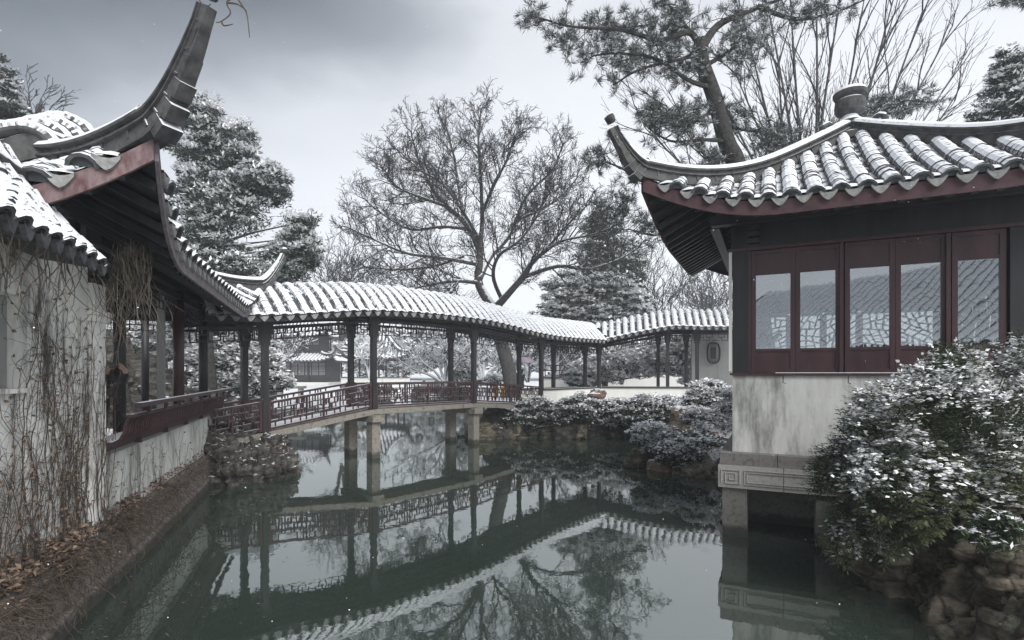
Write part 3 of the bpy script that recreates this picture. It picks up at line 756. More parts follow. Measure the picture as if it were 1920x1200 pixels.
rbox(.19, .232, .01, .1, 2.21, 3.858, 'mullion', M['red'])
# ice-crack lattice windows on the far and left sides, seen through the glass
def ice_lattice(fr, a0, a1, b, z0, z1, swap, n=13, seed=1):
    rd = random.Random(seed)
    def W_(a, z): return fr.w(a, b, z) if not swap else fr.w(b, a, z)
    g = MB(); rects = [[(a0,z0),(a1,z0),(a1,z1),(a0,z1)]]
    def area(p): return abs(sum(p[i][0]*p[(i+1)%len(p)][1]-p[(i+1)%len(p)][0]*p[i][1] for i in range(len(p))))/2
    while len(rects) < n:
        rects.sort(key=area); p = rects.pop(); m = len(p)
        Ls = [math.dist(p[i], p[(i+1)%m]) for i in range(m)]; i = Ls.index(max(Ls)); j = max((k for k in range(m) if k != i and (m < 4 or (k-i) % m not in (1, m-1))), key=lambda k: Ls[k]) if m > 3 else (i+1) % m
        if i > j: i, j = j, i
        t1, t2 = rd.uniform(.3,.7), rd.uniform(.3,.7)
        q1 = tuple(lerp(p[i][c], p[(i+1)%m][c], t1) for c in (0,1)); q2 = tuple(lerp(p[j][c], p[(j+1)%m][c], t2) for c in (0,1))
        g.bar(W_(*q1), W_(*q2), .024, .024)
        rects.append([q1] + p[i+1:j+1] + [q2]); rects.append([q2] + p[j+1:] + p[:i+1] + [q1])
    for q, q2 in (((a0,z0),(a1,z0)),((a1,z0),(a1,z1)),((a1,z1),(a0,z1)),((a0,z1),(a0,z0))): g.bar(W_(*q), W_(*q2), .05, .05)
    return g
for j in range(5):
    a0 = .25+j*.54
    ice_lattice(frR, a0, a0+.5, 3.02, 2.25, 3.25, False, 40, j).build('lattice_window', M['wood'], rp, kind='stuff')
    ice_lattice(frR, a0, a0+.5, .04, 2.25, 3.25, True, 40, j+9).build('lattice_window', M['wood'], rp, kind='stuff')
rbox(.2, 2.9, 3.0, 3.04, 3.28, 3.9, 'reflection_backing', M['wood']); rbox(.02, .06, .2, 2.9, 3.28, 3.9, 'reflection_backing', M['wood']); rbox(3.0, 3.04, .2, 2.9, 3.28, 3.9, 'reflection_backing', M['wood'])  # dark boards added behind the upper panes so the mirrored roof shows
frS = Fr((Wc.x+U2.x*3.02, Wc.y+U2.y*3.02), (U2.x, U2.y))
for j in range(5): ice_lattice(frS, .25+j*.54, .75+j*.54, 0, 2.25, 3.25, True, 36, j+20).build('lattice_window', M['wood'], rp, kind='stuff')
for j, a in enumerate((.62, 1.35, 2.0)):
    q0 = frR.w(a, -.04, 2.17); g = MB(); g.tube([q0, q0-V(0,0,.09), q0-V(0,0,.105)+U2*.03], .006, 5); g.build('shutter_hook', M['wood'], rp)

# ------------------------------------------------------------------ left pavilion
DL = V(-.339,.941,0).normalized(); NL = V(DL.y, -DL.x, 0)     # NL points out over the water
lp = thing('lakeside_pavilion', 'near pavilion with huge upswept roof corner and bench balustrade over pond', 'pavilion', (-5.5,7.5,.95))
W0 = V(-3.874,4.366,0)       # wall line origin
KL = 1.119
Eo = V(-3.39,5.226,0); Acor = Eo - DL*.895   # eave corner A (before flare)
LW = 7.75; LN = 5.4
u_ = -NL
# frame: u runs from A inward (left), v runs away along the water; handedness: v must be left normal of u -> use corner at far end instead
# choose origin at inner near corner so that u points out to the water
Oc = Acor - NL*LN
roofL = HipRoof(lp, (Oc.x, Oc.y), (NL.x, NL.y), LN, LW, 3.49, lambda q: 1.72*(.78*q+.22*q*q), lift=.62, cl=1.55, E=.17, pitch=.27, r=.108, near=True,
                sides=(0,1), ridge=.24, over=.85, rafters=(0,1), fmat=('fascia_worn','fascia_grey','fascia','fascia'), k=1.12, step=.085, tip=.46, tiph=.62, fascia_h=.17)
frL = Fr((W0.x, W0.y), (DL.x, DL.y))          # a along wall away from camera, b = left (inland)
def lbox(a0, a1, b0, b1, z0, z1, name, m, parent=lp): return rbox(a0, a1, b0, b1, z0, z1, name, m, parent, frL)
# curled snow-capped ridge behind the hip
def resamp(p, n):
    out = []
    for i in range(n+1):
        x = i/n*(len(p)-1); k = min(int(x), len(p)-2); t = x-k
        p0, p1, p2, p3 = p[max(k-1,0)], p[k], p[k+1], p[min(k+2,len(p)-1)]
        out.append(.5*((2*p1)+(p2-p0)*t+(2*p0-5*p1+4*p2-p3)*t*t+(3*p1-p0-3*p2+p3)*t**3))
    return out
basel = V(-3.5,5.52,0)
ctrl = [(3.4,4.62),(2.4,4.58),(1.42,4.58),(1.15,4.67),(.95,4.74),(.8,4.70),(.70,4.58),(.62,4.44)]
pp = [basel - NL*vq + V(0,0,zz-.07) for vq, zz in ctrl]
cr_o = None
for kk in range(4):
    q = [p - DL*(.11*kk) + V(0,0,-.085*kk) + NL*(-.05*kk) for p in pp[:len(pp)-kk//2]]
    pr = resamp(q, 44); rr = []
    for j, p in enumerate(pr):
        d = (pr[min(j+1,44)]-pr[max(j-1,0)]).normalized(); up = DL.cross(d); up = up if up.dot(V(0,0,1)+NL*.8) > 0 else -up
        rad = .085 + random.uniform(0,.008) + (.004 if j % 2 else 0)
        rr.append([p + DL*(rad*.9*math.cos(t)) + up*(rad*(.9 if math.sin(t) > 0 else .5)*math.sin(t)) for t in np.linspace(0, 2*math.pi, 13)[:-1]])
    g = MB(); g.sweep(rr, True)
    if cr_o is None: cr_o = g.build('curled_ridge', M['ridge_heavy'], lp)
    else: g.build('ridge_course', M['ridge_heavy'], cr_o)
g = MB(); g.sweep([[p - DL*.36 + V(0,0,-.5), p - DL*.36 + V(0,0,-.26), p + V(0,0,-.02), p + DL*.2 + V(0,0,-.5)] for p in resamp(pp[:-2], 20)], True); g.build('ridge_base', M['ridge_snow'], cr_o)
# floor, dado, pier, near wall
lbox(1.28, 7.42, .0, 3.8, .60, .93, 'floor_slab', M['stone_dark'])
lbox(1.28, 7.42, -.01, .12, .585, 1.33, 'dado_wall', M['plaster'])
lbox(1.28, 7.46, -.05, .16, 1.332, 1.375, 'dado_coping', M['stone_dark'])
for a, b, r_c in ((3.22,.4,.075), (5.15,.12,.085), (7.2,.12,.085)): 
    g = MB(); g.tube([frL.w(a, b, .93), frL.w(a, b, 3.9)], r_c, 14); g.build('column', M['red' if a == 5.15 else 'wood'], lp, smooth=True)
for a, b in ((4.9,2.6),(4.2,3.4),(7.2,3.3),(9.3,1.7)):
    g = MB(); g.tube([frL.w(a, b, .9), frL.w(a, b, 3.9)], .08, 12); g.build('column', M['wood'], lp, smooth=True)
g = MB(); g.box(frL.w(4.95,.33,2.3), .1, .1, 2.8, frL.ax()); g.build('wall_edge', M['plaster_grey'], lp)
for b in (.12, 3.4):
    g = MB(); g.bar(frL.w(1.5,b,3.75), frL.w(7.4,b,3.75), .14, .3); g.bar(frL.w(1.5,b,3.5), frL.w(7.4,b,3.5), .1, .1); g.build('tie_beam', M['wood'], lp)
g = MB(); g.bar(frL.w(7.3,.1,3.75), frL.w(7.3,3.4,3.75), .14, .4); g.bar(frL.w(7.3,.1,3.3), frL.w(7.3,3.4,3.3), .05, .05); g.build('tie_beam', M['wood'], lp)
g = MB(); g.bar(frL.w(1.6,.3,3.6), frL.w(1.6,3.6,3.6), .14, .5); g.build('tie_beam', M['wood'], lp)
for a0, a1, b in ((2.4,5.1,.12),(5.2,7.15,.12),(2.4,7.2,3.4)):
    g = MB(); fret(g, frL.w(a0,b,0), frL.w(a1,b,0), (3.08,3.08), (3.42,3.42), int((a1-a0)/.6), FRZ_PAT, .02, 3, .02); g.build('lattice_frieze', M['wood'], lp, kind='stuff')
g = MB(); fret(g, frL.w(7.3,.2,0), frL.w(7.3,3.3,0), (2.95,2.95), (3.3,3.3), 5, FRZ_PAT, .02, 3, .02); g.build('lattice_frieze', M['wood'], lp, kind='stuff')
# rear low railing
g = MB(); g.bar(frL.w(2.7,3.4,1.85), frL.w(7.2,3.4,1.85), .06, .05); g.bar(frL.w(2.7,3.4,1.6), frL.w(7.2,3.4,1.6), .05, .04)
for j in range(12): g.box(frL.w(2.8+j*.4,3.4,1.4), .04, .04, .9, frL.ax())
g.build('rear_railing', M['wood_snow'], lp)
# leaning bench balustrade: shared curved slat
bal = MB(); bal.bar(frL.w(1.3,-.34,1.86), frL.w(7.75,-.34,1.86), .075, .05); bo = bal.build('balustrade', M['red_snow'], lp)
g = MB(); g.bar(frL.w(1.3,-.27,1.745), frL.w(7.6,-.27,1.745), .045, .035); g.build('middle_rail', M['red_snow'], bo)
g = MB(); g.bar(frL.w(1.28,-.08,1.45), frL.w(7.45,-.08,1.45), .06, .05); g.build('bottom_rail', M['red_snow'], bo)
g = MB(); g.bar(frL.w(1.28,.08,1.42), frL.w(7.4,.08,1.42), .34, .05); g.build('bench_seat', M['red_snow'], bo)
sm = bpy.data.meshes.new('slat'); g = MB()
prof = [(-.09,1.45),(-.17,1.50),(-.205,1.57),(-.21,1.64),(-.235,1.70),(-.27,1.745)]
rings = []
for b, z in prof: rings.append([V(-.016,b-.016,z), V(.016,b-.016,z), V(.016,b+.016,z), V(-.016,b+.016,z)])
g.sweep(rings, True); sm.from_pydata(g.v, [], g.f); sm.materials.append(M['red'])
ang = math.atan2(DL.y, DL.x)
for j in range(65):
    a = 1.34 + j*.096
    if abs(a-5.15) < .05: continue
    o = link('slat', sm, bo); w_ = frL.w(a, 0, 0); o.location = w_ - ORG[bo.name]; o.rotation_euler = (0,0,ang)
for j in range(9):
    a = 1.7+j*.71; g = MB(); g.box(frL.w(a,-.335,1.80), .035, .04, .09, frL.ax()); g.build('rail_spacer', M['red'], bo)
for j in range(5):
    a = 2.2+j*1.2; g = MB(); g.box(frL.w(a,-.1,1.40), .05, .07, .07, frL.ax()); g.build('rail_foot', M['red'], bo)

# vine covered wall in front of the pavilion (a thing of its own)
vw = thing('garden_wall', 'stained white garden wall overgrown with bare vines beside the pond', 'wall', (W0.x, W0.y, .5))
def vbox(*a): return rbox(*a, parent=vw, fr=frL)
vbox(-.19, .975, 0, .25, .3, 3.25, 'wall_panel', M['plaster_vine'])
vbox(-4.0, -.192, .02, .25, .3, 2.07, 'wall_panel', M['plaster_vine']); vbox(-4.0, -.192, .02, .25, 2.80, 3.3, 'wall_panel', M['plaster_vine'])
vbox(-4.0, -.2, .12, .2, 2.075, 2.797, 'shutter_board', M['plaster_grey'])
vbox(-4.0, -.195, -.03, .1, 2.05, 2.085, 'window_sill', M['plaster_vine'])
vbox(.98, 1.27, -.06, .3, .3, 3.1, 'corner_pier', M['plaster_vine'])
vbox(.95, 1.30, -.09, .33, 2.72, 2.78, 'pier_moulding', M['plaster_vine']); vbox(.93, 1.32, -.11, .35, 2.783, 2.83, 'pier_moulding', M['plaster_vine'])
# little tiled coping roof with snow
o_c = W0 + V(0,0,0)
for j in range(13):
    a = -.22 - j*.2; g = MB()
    zz = 3.13 + random.uniform(-.01,.01)
    pp = [frL.w(a, -.42+.12*q, zz+.10*q+.012*q*q) for q in range(6)]
    add_roll(g, pp, frL.u, .088, step=.12, amp=.003, snowy=.022); g.build('tile_row', [M['tile_snow_near'], M['tile']], vw)
    g = MB(); add_drip(g, frL.w(a+.1, -.42, zz-.015), frL.u, frL.v, .07, .09); g.build('drip_tile', [M['tile_snow_near'], M['tile']], vw)
g = MB(); g.sweep([[frL.w(a, -.42+.12*q, 3.11+.10*q+.012*q*q) for q in range(6)] + [frL.w(a, .2, 3.4), frL.w(a, -.05, 3.12), frL.w(a,-.36,3.07)] for a in (-2.9, -.12)], True); g.build('tile_bed', M['tile'], vw)
g = MB(); g.sweep([[frL.w(a, .05+.13*math.cos(t), 3.70+.1*math.sin(t)+random.uniform(0,.02)) for t in np.linspace(0, 2*math.pi, 9)[:-1]] for a in np.linspace(-2.9,-.1,20)], True); g.build('coping_ridge', M['ridge_snow'], vw, smooth=True)

# stone plinth at the water: two courses of blocks
pl = thing('stone_plinth', 'brown stained stone embankment blocks under the vine-covered wall', 'embankment', (-4.5,7,0))
a = -5.2; k = 0
for row, (z0, z1) in enumerate(((-.9,.16),(.165,.50))):
    a = -5.2 + row*.5
    while a < 6.75:
        L = random.uniform(.75,1.25); a1 = min(a+L, 6.85)
        off = random.uniform(-.015,.015) + (0 if row else -.05)
        g = MB(); nn = 4; b0 = -.12+off
        rows = []
        for i in range(nn+1):
            aa = lerp(a+.014, a1-.014, i/nn); w1 = random.uniform(-.012,.012); w2 = random.uniform(-.02,.01)
            rows.append([frL.w(aa, b0+w1, z0), frL.w(aa, b0+w2, z1-.02), frL.w(aa, b0+.03, z1), frL.w(aa, .3, z1), frL.w(aa, .3, z0)])
        g.sweep(rows, True); g.build('stone_block', M['plinth'], pl); a = a1
g = MB(); g.box(frL.w(.8,.15,.54), 13, .5, .07, frL.ax()); g.build('earth_ledge', M['plinth'], pl)

# ------------------------------------------------------------------ vines, litter
def wander(p, d, n, step, jit, plane=None, pull=None):
    pts = [p.copy()]; d = d.normalized()
    for _ in range(n):
        d = (d + V(random.uniform(-1,1), random.uniform(-1,1), random.uniform(-1,1))*jit + (pull or V(0,0,0))).normalized()
        if plane: d = (d - plane*d.dot(plane)).normalized()
        p = p + d*step; pts.append(p.copy())
    return pts
g = MB(); gl_ = []
for j in range(150):
    a = random.uniform(-1.2, 1.25) if j < 118 else random.uniform(1.5, 7.3)
    onpier = a > .97 and j < 118; b = -.068 if onpier else (-.012 if j < 118 else -.02)
    ztop = (random.uniform(2.2,3.1) if j < 118 else random.uniform(.8,1.3))
    if a < -.2: ztop = random.uniform(.9, 2.0)
    p = frL.w(a, b, .55); n = int((ztop-.55)/.06)
    pts = wander(p, V(0,0,1)+frL.u*random.uniform(-.25,.25), n, .062, .42, frL.v, V(0,0,.16))
    r0 = random.choice((.002,.0025,.003,.0035,.004,.0055)); K = len(pts)
    g.tube(pts, [r0*(1-.6*i/K) for i in range(K)], 4)
    for i in range(2, K, 2):
        if random.random() < .6:
            sd_ = random.choice((-1,1)); q = wander(pts[i], frL.u*sd_ + V(0,0,random.uniform(-.1,1.1)), random.randint(3,10), .045, .5, frL.v)
            g.tube(q, [.0022*(1-.6*m_/len(q)) for m_ in range(len(q))], 3)
            if random.random() < .5: gl_.append(q[-1])
tag(g.build('climbing_vines', M['vine'], kind='stuff'), 'bare brown creeper stems covering the white wall', kind='stuff')
g = MB()
for j in range(34):
    a = random.uniform(.3,1.5); p = frL.w(a, random.uniform(-.45,.02), random.uniform(3.02,3.3))
    pts = wander(p, NL*random.uniform(-.2,1)+V(0,0,-.7), random.choice((3,4,5,6,8,12,16)), .065, .35, None, V(0,0,-.14))
    g.tube(pts, [.005*(1-.7*i/len(pts)) for i in range(len(pts))], 3)
for j in range(60):
    p = P(random.uniform(205,285), random.uniform(470,520), 5.3); pts = wander(p, V(random.uniform(-.3,.3),0,-1), random.choice((3,5,7,9,12)), .075, .33, None, V(0,0,-.1))
    g.tube(pts, [.0045*(1-.7*i/len(pts)) for i in range(len(pts))], 3)
for j in range(80):
    c = P(random.uniform(225,275), random.uniform(470,510), 5.3)+V(0,random.uniform(-.1,.1),0); r_ = random.uniform(.06,.17); t0 = random.uniform(0,6)
    ax1 = (frL.u+V(0,0,random.uniform(-.4,.4))).normalized(); ax2 = V(0,0,1)
    g.tube([c + ax1*(r_*math.cos(t0+t*.5)) + ax2*(r_*.8*math.sin(t0+t*.5)) for t in range(11)], .004, 3)
for j in range(40):
    a = random.uniform(-1.6,-.2); p = frL.w(a, random.uniform(-.42,-.2), 3.15)
    pts = wander(p, V(0,0,-1), random.randint(4,12), .07, .4, None, V(0,0,-.15)); g.tube(pts, [.006*(1-.7*i/len(pts)) for i in range(len(pts))], 3)
tag(g.build('hanging_vines', M['vine_pale'], kind='stuff'), 'tangle of dry vine stems hanging from the eaves above the wall', kind='stuff')
# leaf litter heap along the foot of the wall, spilling over the plinth
N_ = 14000; aa = RNG.uniform(-3.5, 6.9, N_)**1; dens = np.exp(-np.clip(aa-0.8, 0, 9)/2.3)*np.clip(np.array([.62+1.5*mnoise.noise(V(x*1.7,0,3)) for x in aa]), .1, 1); keep = RNG.random(N_) < dens; aa = aa[keep]; n = len(aa)
bb = -RNG.random(n)**1.2*.21 + .05; hz = .58 + np.clip(bb+.12, -.3, .2)*1.1 + RNG.random(n)*.12*np.exp(-np.clip(aa,0,9)/2.5) + np.where(bb < -.12, -RNG.random(n)*.18, 0)
lu, lv = np.array(frL.u), np.array(frL.v)
C = np.array(W0)[None] + aa[:,None]*lu + bb[:,None]*lv; C[:,2] = hz
A = rdir(n); A[:,2] *= .5; A = unit(A); B = unit(np.cross(A, rdir(n)))
lit = [cards(C, A, B, RNG.uniform(.03,.07,n), RNG.uniform(.015,.035,n), RNG.integers(0, 2, n))]
m3 = len(gl_); C = np.array([tuple(x) for x in gl_]) - lv*.015; A = rdir(m3); B = unit(np.cross(A, rdir(m3)))
lit.append(cards(C, A, B, np.full(m3,.04), np.full(m3,.03), np.zeros(m3)))
tag(card_mesh('leaf_litter', lit, [M['dead'], M['dead_dark']], kind='stuff'), 'dead brown leaves heaped along the foot of the wall', kind='stuff')
g = MB()
for j in range(800):
    a = random.uniform(-2.5,6.6); 
    if random.random() > math.exp(-max(0, a-1.5)/4): continue
    p = frL.w(a, random.uniform(-.16,-.02), random.uniform(.45,.66)); pts = wander(p, NL*random.uniform(.2,1)+frL.u*random.uniform(-1,1)+V(0,0,random.uniform(-.6,.5)), random.randint(5,13), .045, .45, None, NL*.03+V(0,0,-.13))
    g.tube(pts, .0032, 3)
tag(g.build('dry_creeper', M['vine'], kind='stuff'), 'dry creeper strands trailing over the stone plinth', kind='stuff')

n = 170; aa = RNG.uniform(-2, 7, n); bb = -.2 - RNG.random(n)**2*1.6
C = np.array(W0)[None] + aa[:,None]*lu + bb[:,None]*lv; C[:,2] = .006; A = rdir(n); A[:,2] = 0; A = unit(A); B = np.stack([-A[:,1], A[:,0], A[:,2]], 1)
tag(card_mesh('floating_leaves', [cards(C, A, B, RNG.uniform(.02,.05,n), RNG.uniform(.012,.025,n), RNG.integers(0,2,n))], [M['dead'], M['dead_dark']], kind='stuff'), 'small dead leaves floating on the water along the stone bank', kind='stuff')
# ------------------------------------------------------------------ rocks
def rock_mesh(c, r, seed, sub=3, rough=.35, yaw=0):
    bm = bmesh.new(); bmesh.ops.create_icosphere(bm, subdivisions=sub, radius=1)
    cs, sn = math.cos(yaw), math.sin(yaw)
    for v in bm.verts:
        p = v.co.copy(); q = p*1.3 + V(seed*7.1, seed*3.3, seed*1.7)
        f = 1 + rough*(mnoise.noise(q)*1.1 + abs(mnoise.noise(q*2.3))*.7 + .4*mnoise.noise(q*5)) - .1*rough
        # ledges: quantise height a little for bedding planes
        f += rough*(.16*mnoise.noise(q*9)+.08*mnoise.noise(q*19)) if sub > 3 else 0
        p *= f; p = V(p.x*r[0], p.y*r[1], p.z*r[2])
        p.z += .05*r[2]*math.sin(p.z/r[2]*9+seed)
        v.co = c + V(p.x*cs-p.y*sn, p.x*sn+p.y*cs, p.z)
    g = MB(); g.v = [v.co.copy() for v in bm.verts]; g.f = [[x.index for x in f.verts] for f in bm.faces]; g.m = [0]*len(g.f); bm.free(); return g
def rockery(name, label, cat, items, m, loc, sub=3, rough=.4):
    t = thing(name, label, cat, loc)
    for i, (x, y, z, rx, ry, rz) in enumerate(items):
        mm = M[m[i % len(m)]] if isinstance(m, list) else M[m]
        rock_mesh(V(x,y,z), (rx,ry,rz), i*1.37+len(label)*.31, sub, rough, random.uniform(0,3)).build('boulder', mm, t, smooth=sub > 4)
    return t
rockery('rockery', 'dark craggy rocks at the left landing of the covered bridge', 'rockery',
        [(-5.75,11.0,.25,.5,.5,.5),(-5.3,11.3,.1,.42,.45,.6),(-5.9,11.6,.55,.5,.4,.4),(-6.3,12.0,.75,.6,.5,.35),(-5.35,11.75,.5,.4,.4,.3),(-5.05,11.6,.0,.35,.4,.45),(-6.2,11.0,.5,.5,.4,.5),(-6.9,12.6,1.0,.6,.5,.3),(-6.5,11.6,.95,.35,.3,.3),(-5.6,10.75,.0,.4,.4,.4)], ['rock'], (-5.6,11.3,0), 5, .62)
rockery('rock_bank', 'big mossy boulders at the water edge under the leafy bush', 'rock',
        [(4.55,4.85,.15,.75,.55,.75),(4.25,4.25,-.1,.62,.5,.7),(4.15,5.55,.05,.5,.45,.62),(5.1,4.6,.45,.6,.7,.75),(4.75,5.5,.5,.5,.5,.5),(4.6,6.2,.2,.6,.6,.6),(3.95,3.7,-.2,.55,.55,.6),(5.5,5.5,.5,.8,.7,.7),(4.9,3.7,.1,.7,.6,.75),(4.35,6.0,-.1,.35,.35,.5),(4.45,5.2,.1,.5,.5,.55),(4.9,5.0,.3,.6,.6,.6),(5.0,6.0,.3,.6,.6,.5),(4.2,4.9,-.1,.4,.4,.45)], 'rock_wet', (4.5,4.8,0), 5, .5)
rockery('rock_bank', 'rocky shore with shrubs below the low white wall of the walkway', 'rock',
        [(x, 18.35+.25*math.sin(x*2)+(.0), .14+.08*math.sin(x*3), .42+.12*math.sin(x*5), .4, .5+.1*math.cos(x*4)) for x in np.arange(-1.0,4.6,.55)] + [(x, 19.0+.3*math.sin(x), .45, .6,.6,.5) for x in np.arange(-.6,5,.8)], ['rock_wet','rock'], (1.8,18.5,0), 3, .45)
rockery('rockery', 'snow-dusted reddish rocks on the promontory beside the pavilion', 'rockery',
        [(3.1,12.9,.05,.4,.35,.35),(3.5,12.2,-.05,.4,.35,.3),(4.0,12.7,.62,.36,.28,.4),(4.45,12.9,.85,.3,.28,.3),(3.95,11.6,-.05,.4,.35,.3),(4.6,14.2,1.05,.4,.35,.3),(4.6,11.6,.0,.5,.4,.4),(4.9,12.8,.4,.6,.6,.5),(4.0,13.9,.3,.7,.6,.4)], ['rock_wet','rock_tan'], (3.8,12.2,0), 3, .45)
rr = rock_mesh(P(1118,742,19.1), (.36,.3,.22), 5, 3, .4).build('boulder', M['rock_tan'], None, loc=V(3.0,19.1,1.2)); tag(rr, 'squarish reddish boulder against the low white wall', 'rock')
rockery('rockery', 'tall dark rockery with snow ledges seen behind the bench balustrade', 'rockery',
        [(-11.6,16,1.8,.9,.7,1.1),(-10.8,16.4,1.6,.8,.6,.9),(-12.6,16.4,2.0,.8,.7,1.3),(-10.2,15.8,1.2,.7,.6,.7),(-13.2,15.6,1.6,.9,.6,1.2),(-11.2,15.4,1.0,.9,.6,.8),(-9.6,16.4,1.0,.6,.5,.6)], ['rock'], (-11.5,16,.7), 4, .6)
rockery('rockery', 'low snowy rocks along the far shore between the bridge posts', 'rockery',
        [(random.uniform(-15,-4), random.uniform(40,52)*.0+50.5+random.uniform(-.8,.8), .7, random.uniform(.6,1.6), .7, random.uniform(.3,.7)) for _ in range(14)] , 'rock', (-9,50,.7), 2, .5)
rockery('rockery', 'scattered snowy stones on the left bank past the bridge', 'rockery',
        [(-7.2,13.6,.7,.6,.5,.4),(-8.0,15,.8,.7,.6,.5),(-9.4,18,.8,.9,.7,.5),(-11,22,.8,1.1,.8,.6),(-13.5,27,.8,1.3,1,.6),(-8.6,16.3,1,.5,.5,.4),(-17,35,.9,1.6,1.2,.7)], 'rock', (-9,18,.7), 3, .5)

# ------------------------------------------------------------------ vegetation builders
def pads(C, rad, n_per, ll, lw, mats_i, flat=.62, snow_frac=.4, snow_w=2.0, updir=.25, snow_size=1.0):
    """leaf pads: dark leaves through each pad's volume, snow lying on its upper side"""
    C = np.asarray(C, float); rad = np.asarray(rad, float); n = len(C)*n_per
    c = np.repeat(C, n_per, 0); r = np.repeat(rad, n_per)[:,None]
    d = rdir(n); rr = RNG.random((n,1))**.45; off = d*rr; off[:,2] *= flat
    A = unit(off + rdir(n)*.7 + np.array([0,0,updir])); B = unit(np.cross(A, rdir(n)))
    sn = (off[:,2] > flat*RNG.normal(.5-snow_frac*.85,.12,n)) & (RNG.random(n) < np.minimum(1, .35+snow_frac*1.3))
    off = np.where(sn[:,None], unit(off/np.array([1,1,flat]))*np.array([1,1,flat])*RNG.uniform(.85,1.15,(n,1)), off)
    # snow faces lie flatter
    A2 = A.copy(); A2[:,2] *= .35; A2 = unit(A2); up = np.array([[0,0,1.]]); B2 = unit(np.cross(np.repeat(up, n, 0) + rdir(n)*.5, A2))
    A = np.where(sn[:,None], A2, A); B = np.where(sn[:,None], B2, B)
    l = RNG.uniform(.7,1.3,n)*ll*np.where(sn, snow_size, 1); w = RNG.uniform(.7,1.3,n)*lw*np.where(sn, snow_w, 1)
    return cards(c + off*r, A, B, l, w, np.where(sn, 1, 0))
def ell_pts(ells, Y, n, depth=.8, surf_=.5, zmin=None):
    """points inside ellipses given in picture units at distance Y, made into ellipsoids of real depth"""
    ar = np.array([e_[2]*e_[3] for e_ in ells], float); ar /= ar.sum(); out = []
    for e_, a_ in zip(ells, ar):
        k = max(1, int(round(n*a_))); d = rdir(k)*(RNG.random((k,1))**surf_)
        c = P(e_[0], e_[1], Y + (e_[4] if len(e_) > 4 else 0)); rx, rz = e_[2]/F*Y, e_[3]/F*Y
        out.append(np.array(c) + d*np.array([rx, max(.2, (rx+rz)/2*depth), rz]))
    return np.concatenate(out)
def branch(g, p, d, L, r, lev, maxlev, spread=.6, up=.12, kids=4, bend=.16, sides=5, tips=None, shrink=.62, minr=.006, kid_from=.25, taper=.45):
    seg = max(3, 6-lev); st = L/seg; pts = [p.copy()]; d = d.normalized(); rads = [r]
    for i in range(seg):
        d = (d + V(random.gauss(0,1), random.gauss(0,1), random.gauss(0,1))*bend + V(0,0,up)).normalized()
        p = p + d*st; pts.append(p.copy()); rads.append(max(minr, r*(1-(1-taper)*(i+1)/seg)))
    g.tube(pts, rads, max(3, sides-lev), cap=False)
    if tips is not None: tips.append((pts[-1], d, lev))
    if lev >= maxlev: return
    for k in range(kids):
        t = kid_from + (1-kid_from)*(k+.6)/kids; i = min(seg-1, int(t*seg)); q = pts[i].lerp(pts[i+1], t*seg-i)
        dd = (pts[i+1]-pts[i]).normalized(); sd_ = dd.cross(V(random.gauss(0,1), random.gauss(0,1), random.gauss(0,1))).normalized()
        branch(g, q, dd*(1-spread*.5)+sd_*spread, L*shrink*random.uniform(.7,1.15), max(minr, rads[i]*.58), lev+1, maxlev, spread, up, kids, bend, sides, tips, shrink, minr, kid_from, taper)
def limb(g, pts, r0, r1, n=7): 
    q = resamp(pts, max(8, len(pts)*4)); K = len(q); g.tube(q, [lerp(r0, r1, (i/(K-1))**.8) for i in range(K)], n, cap=False); return q

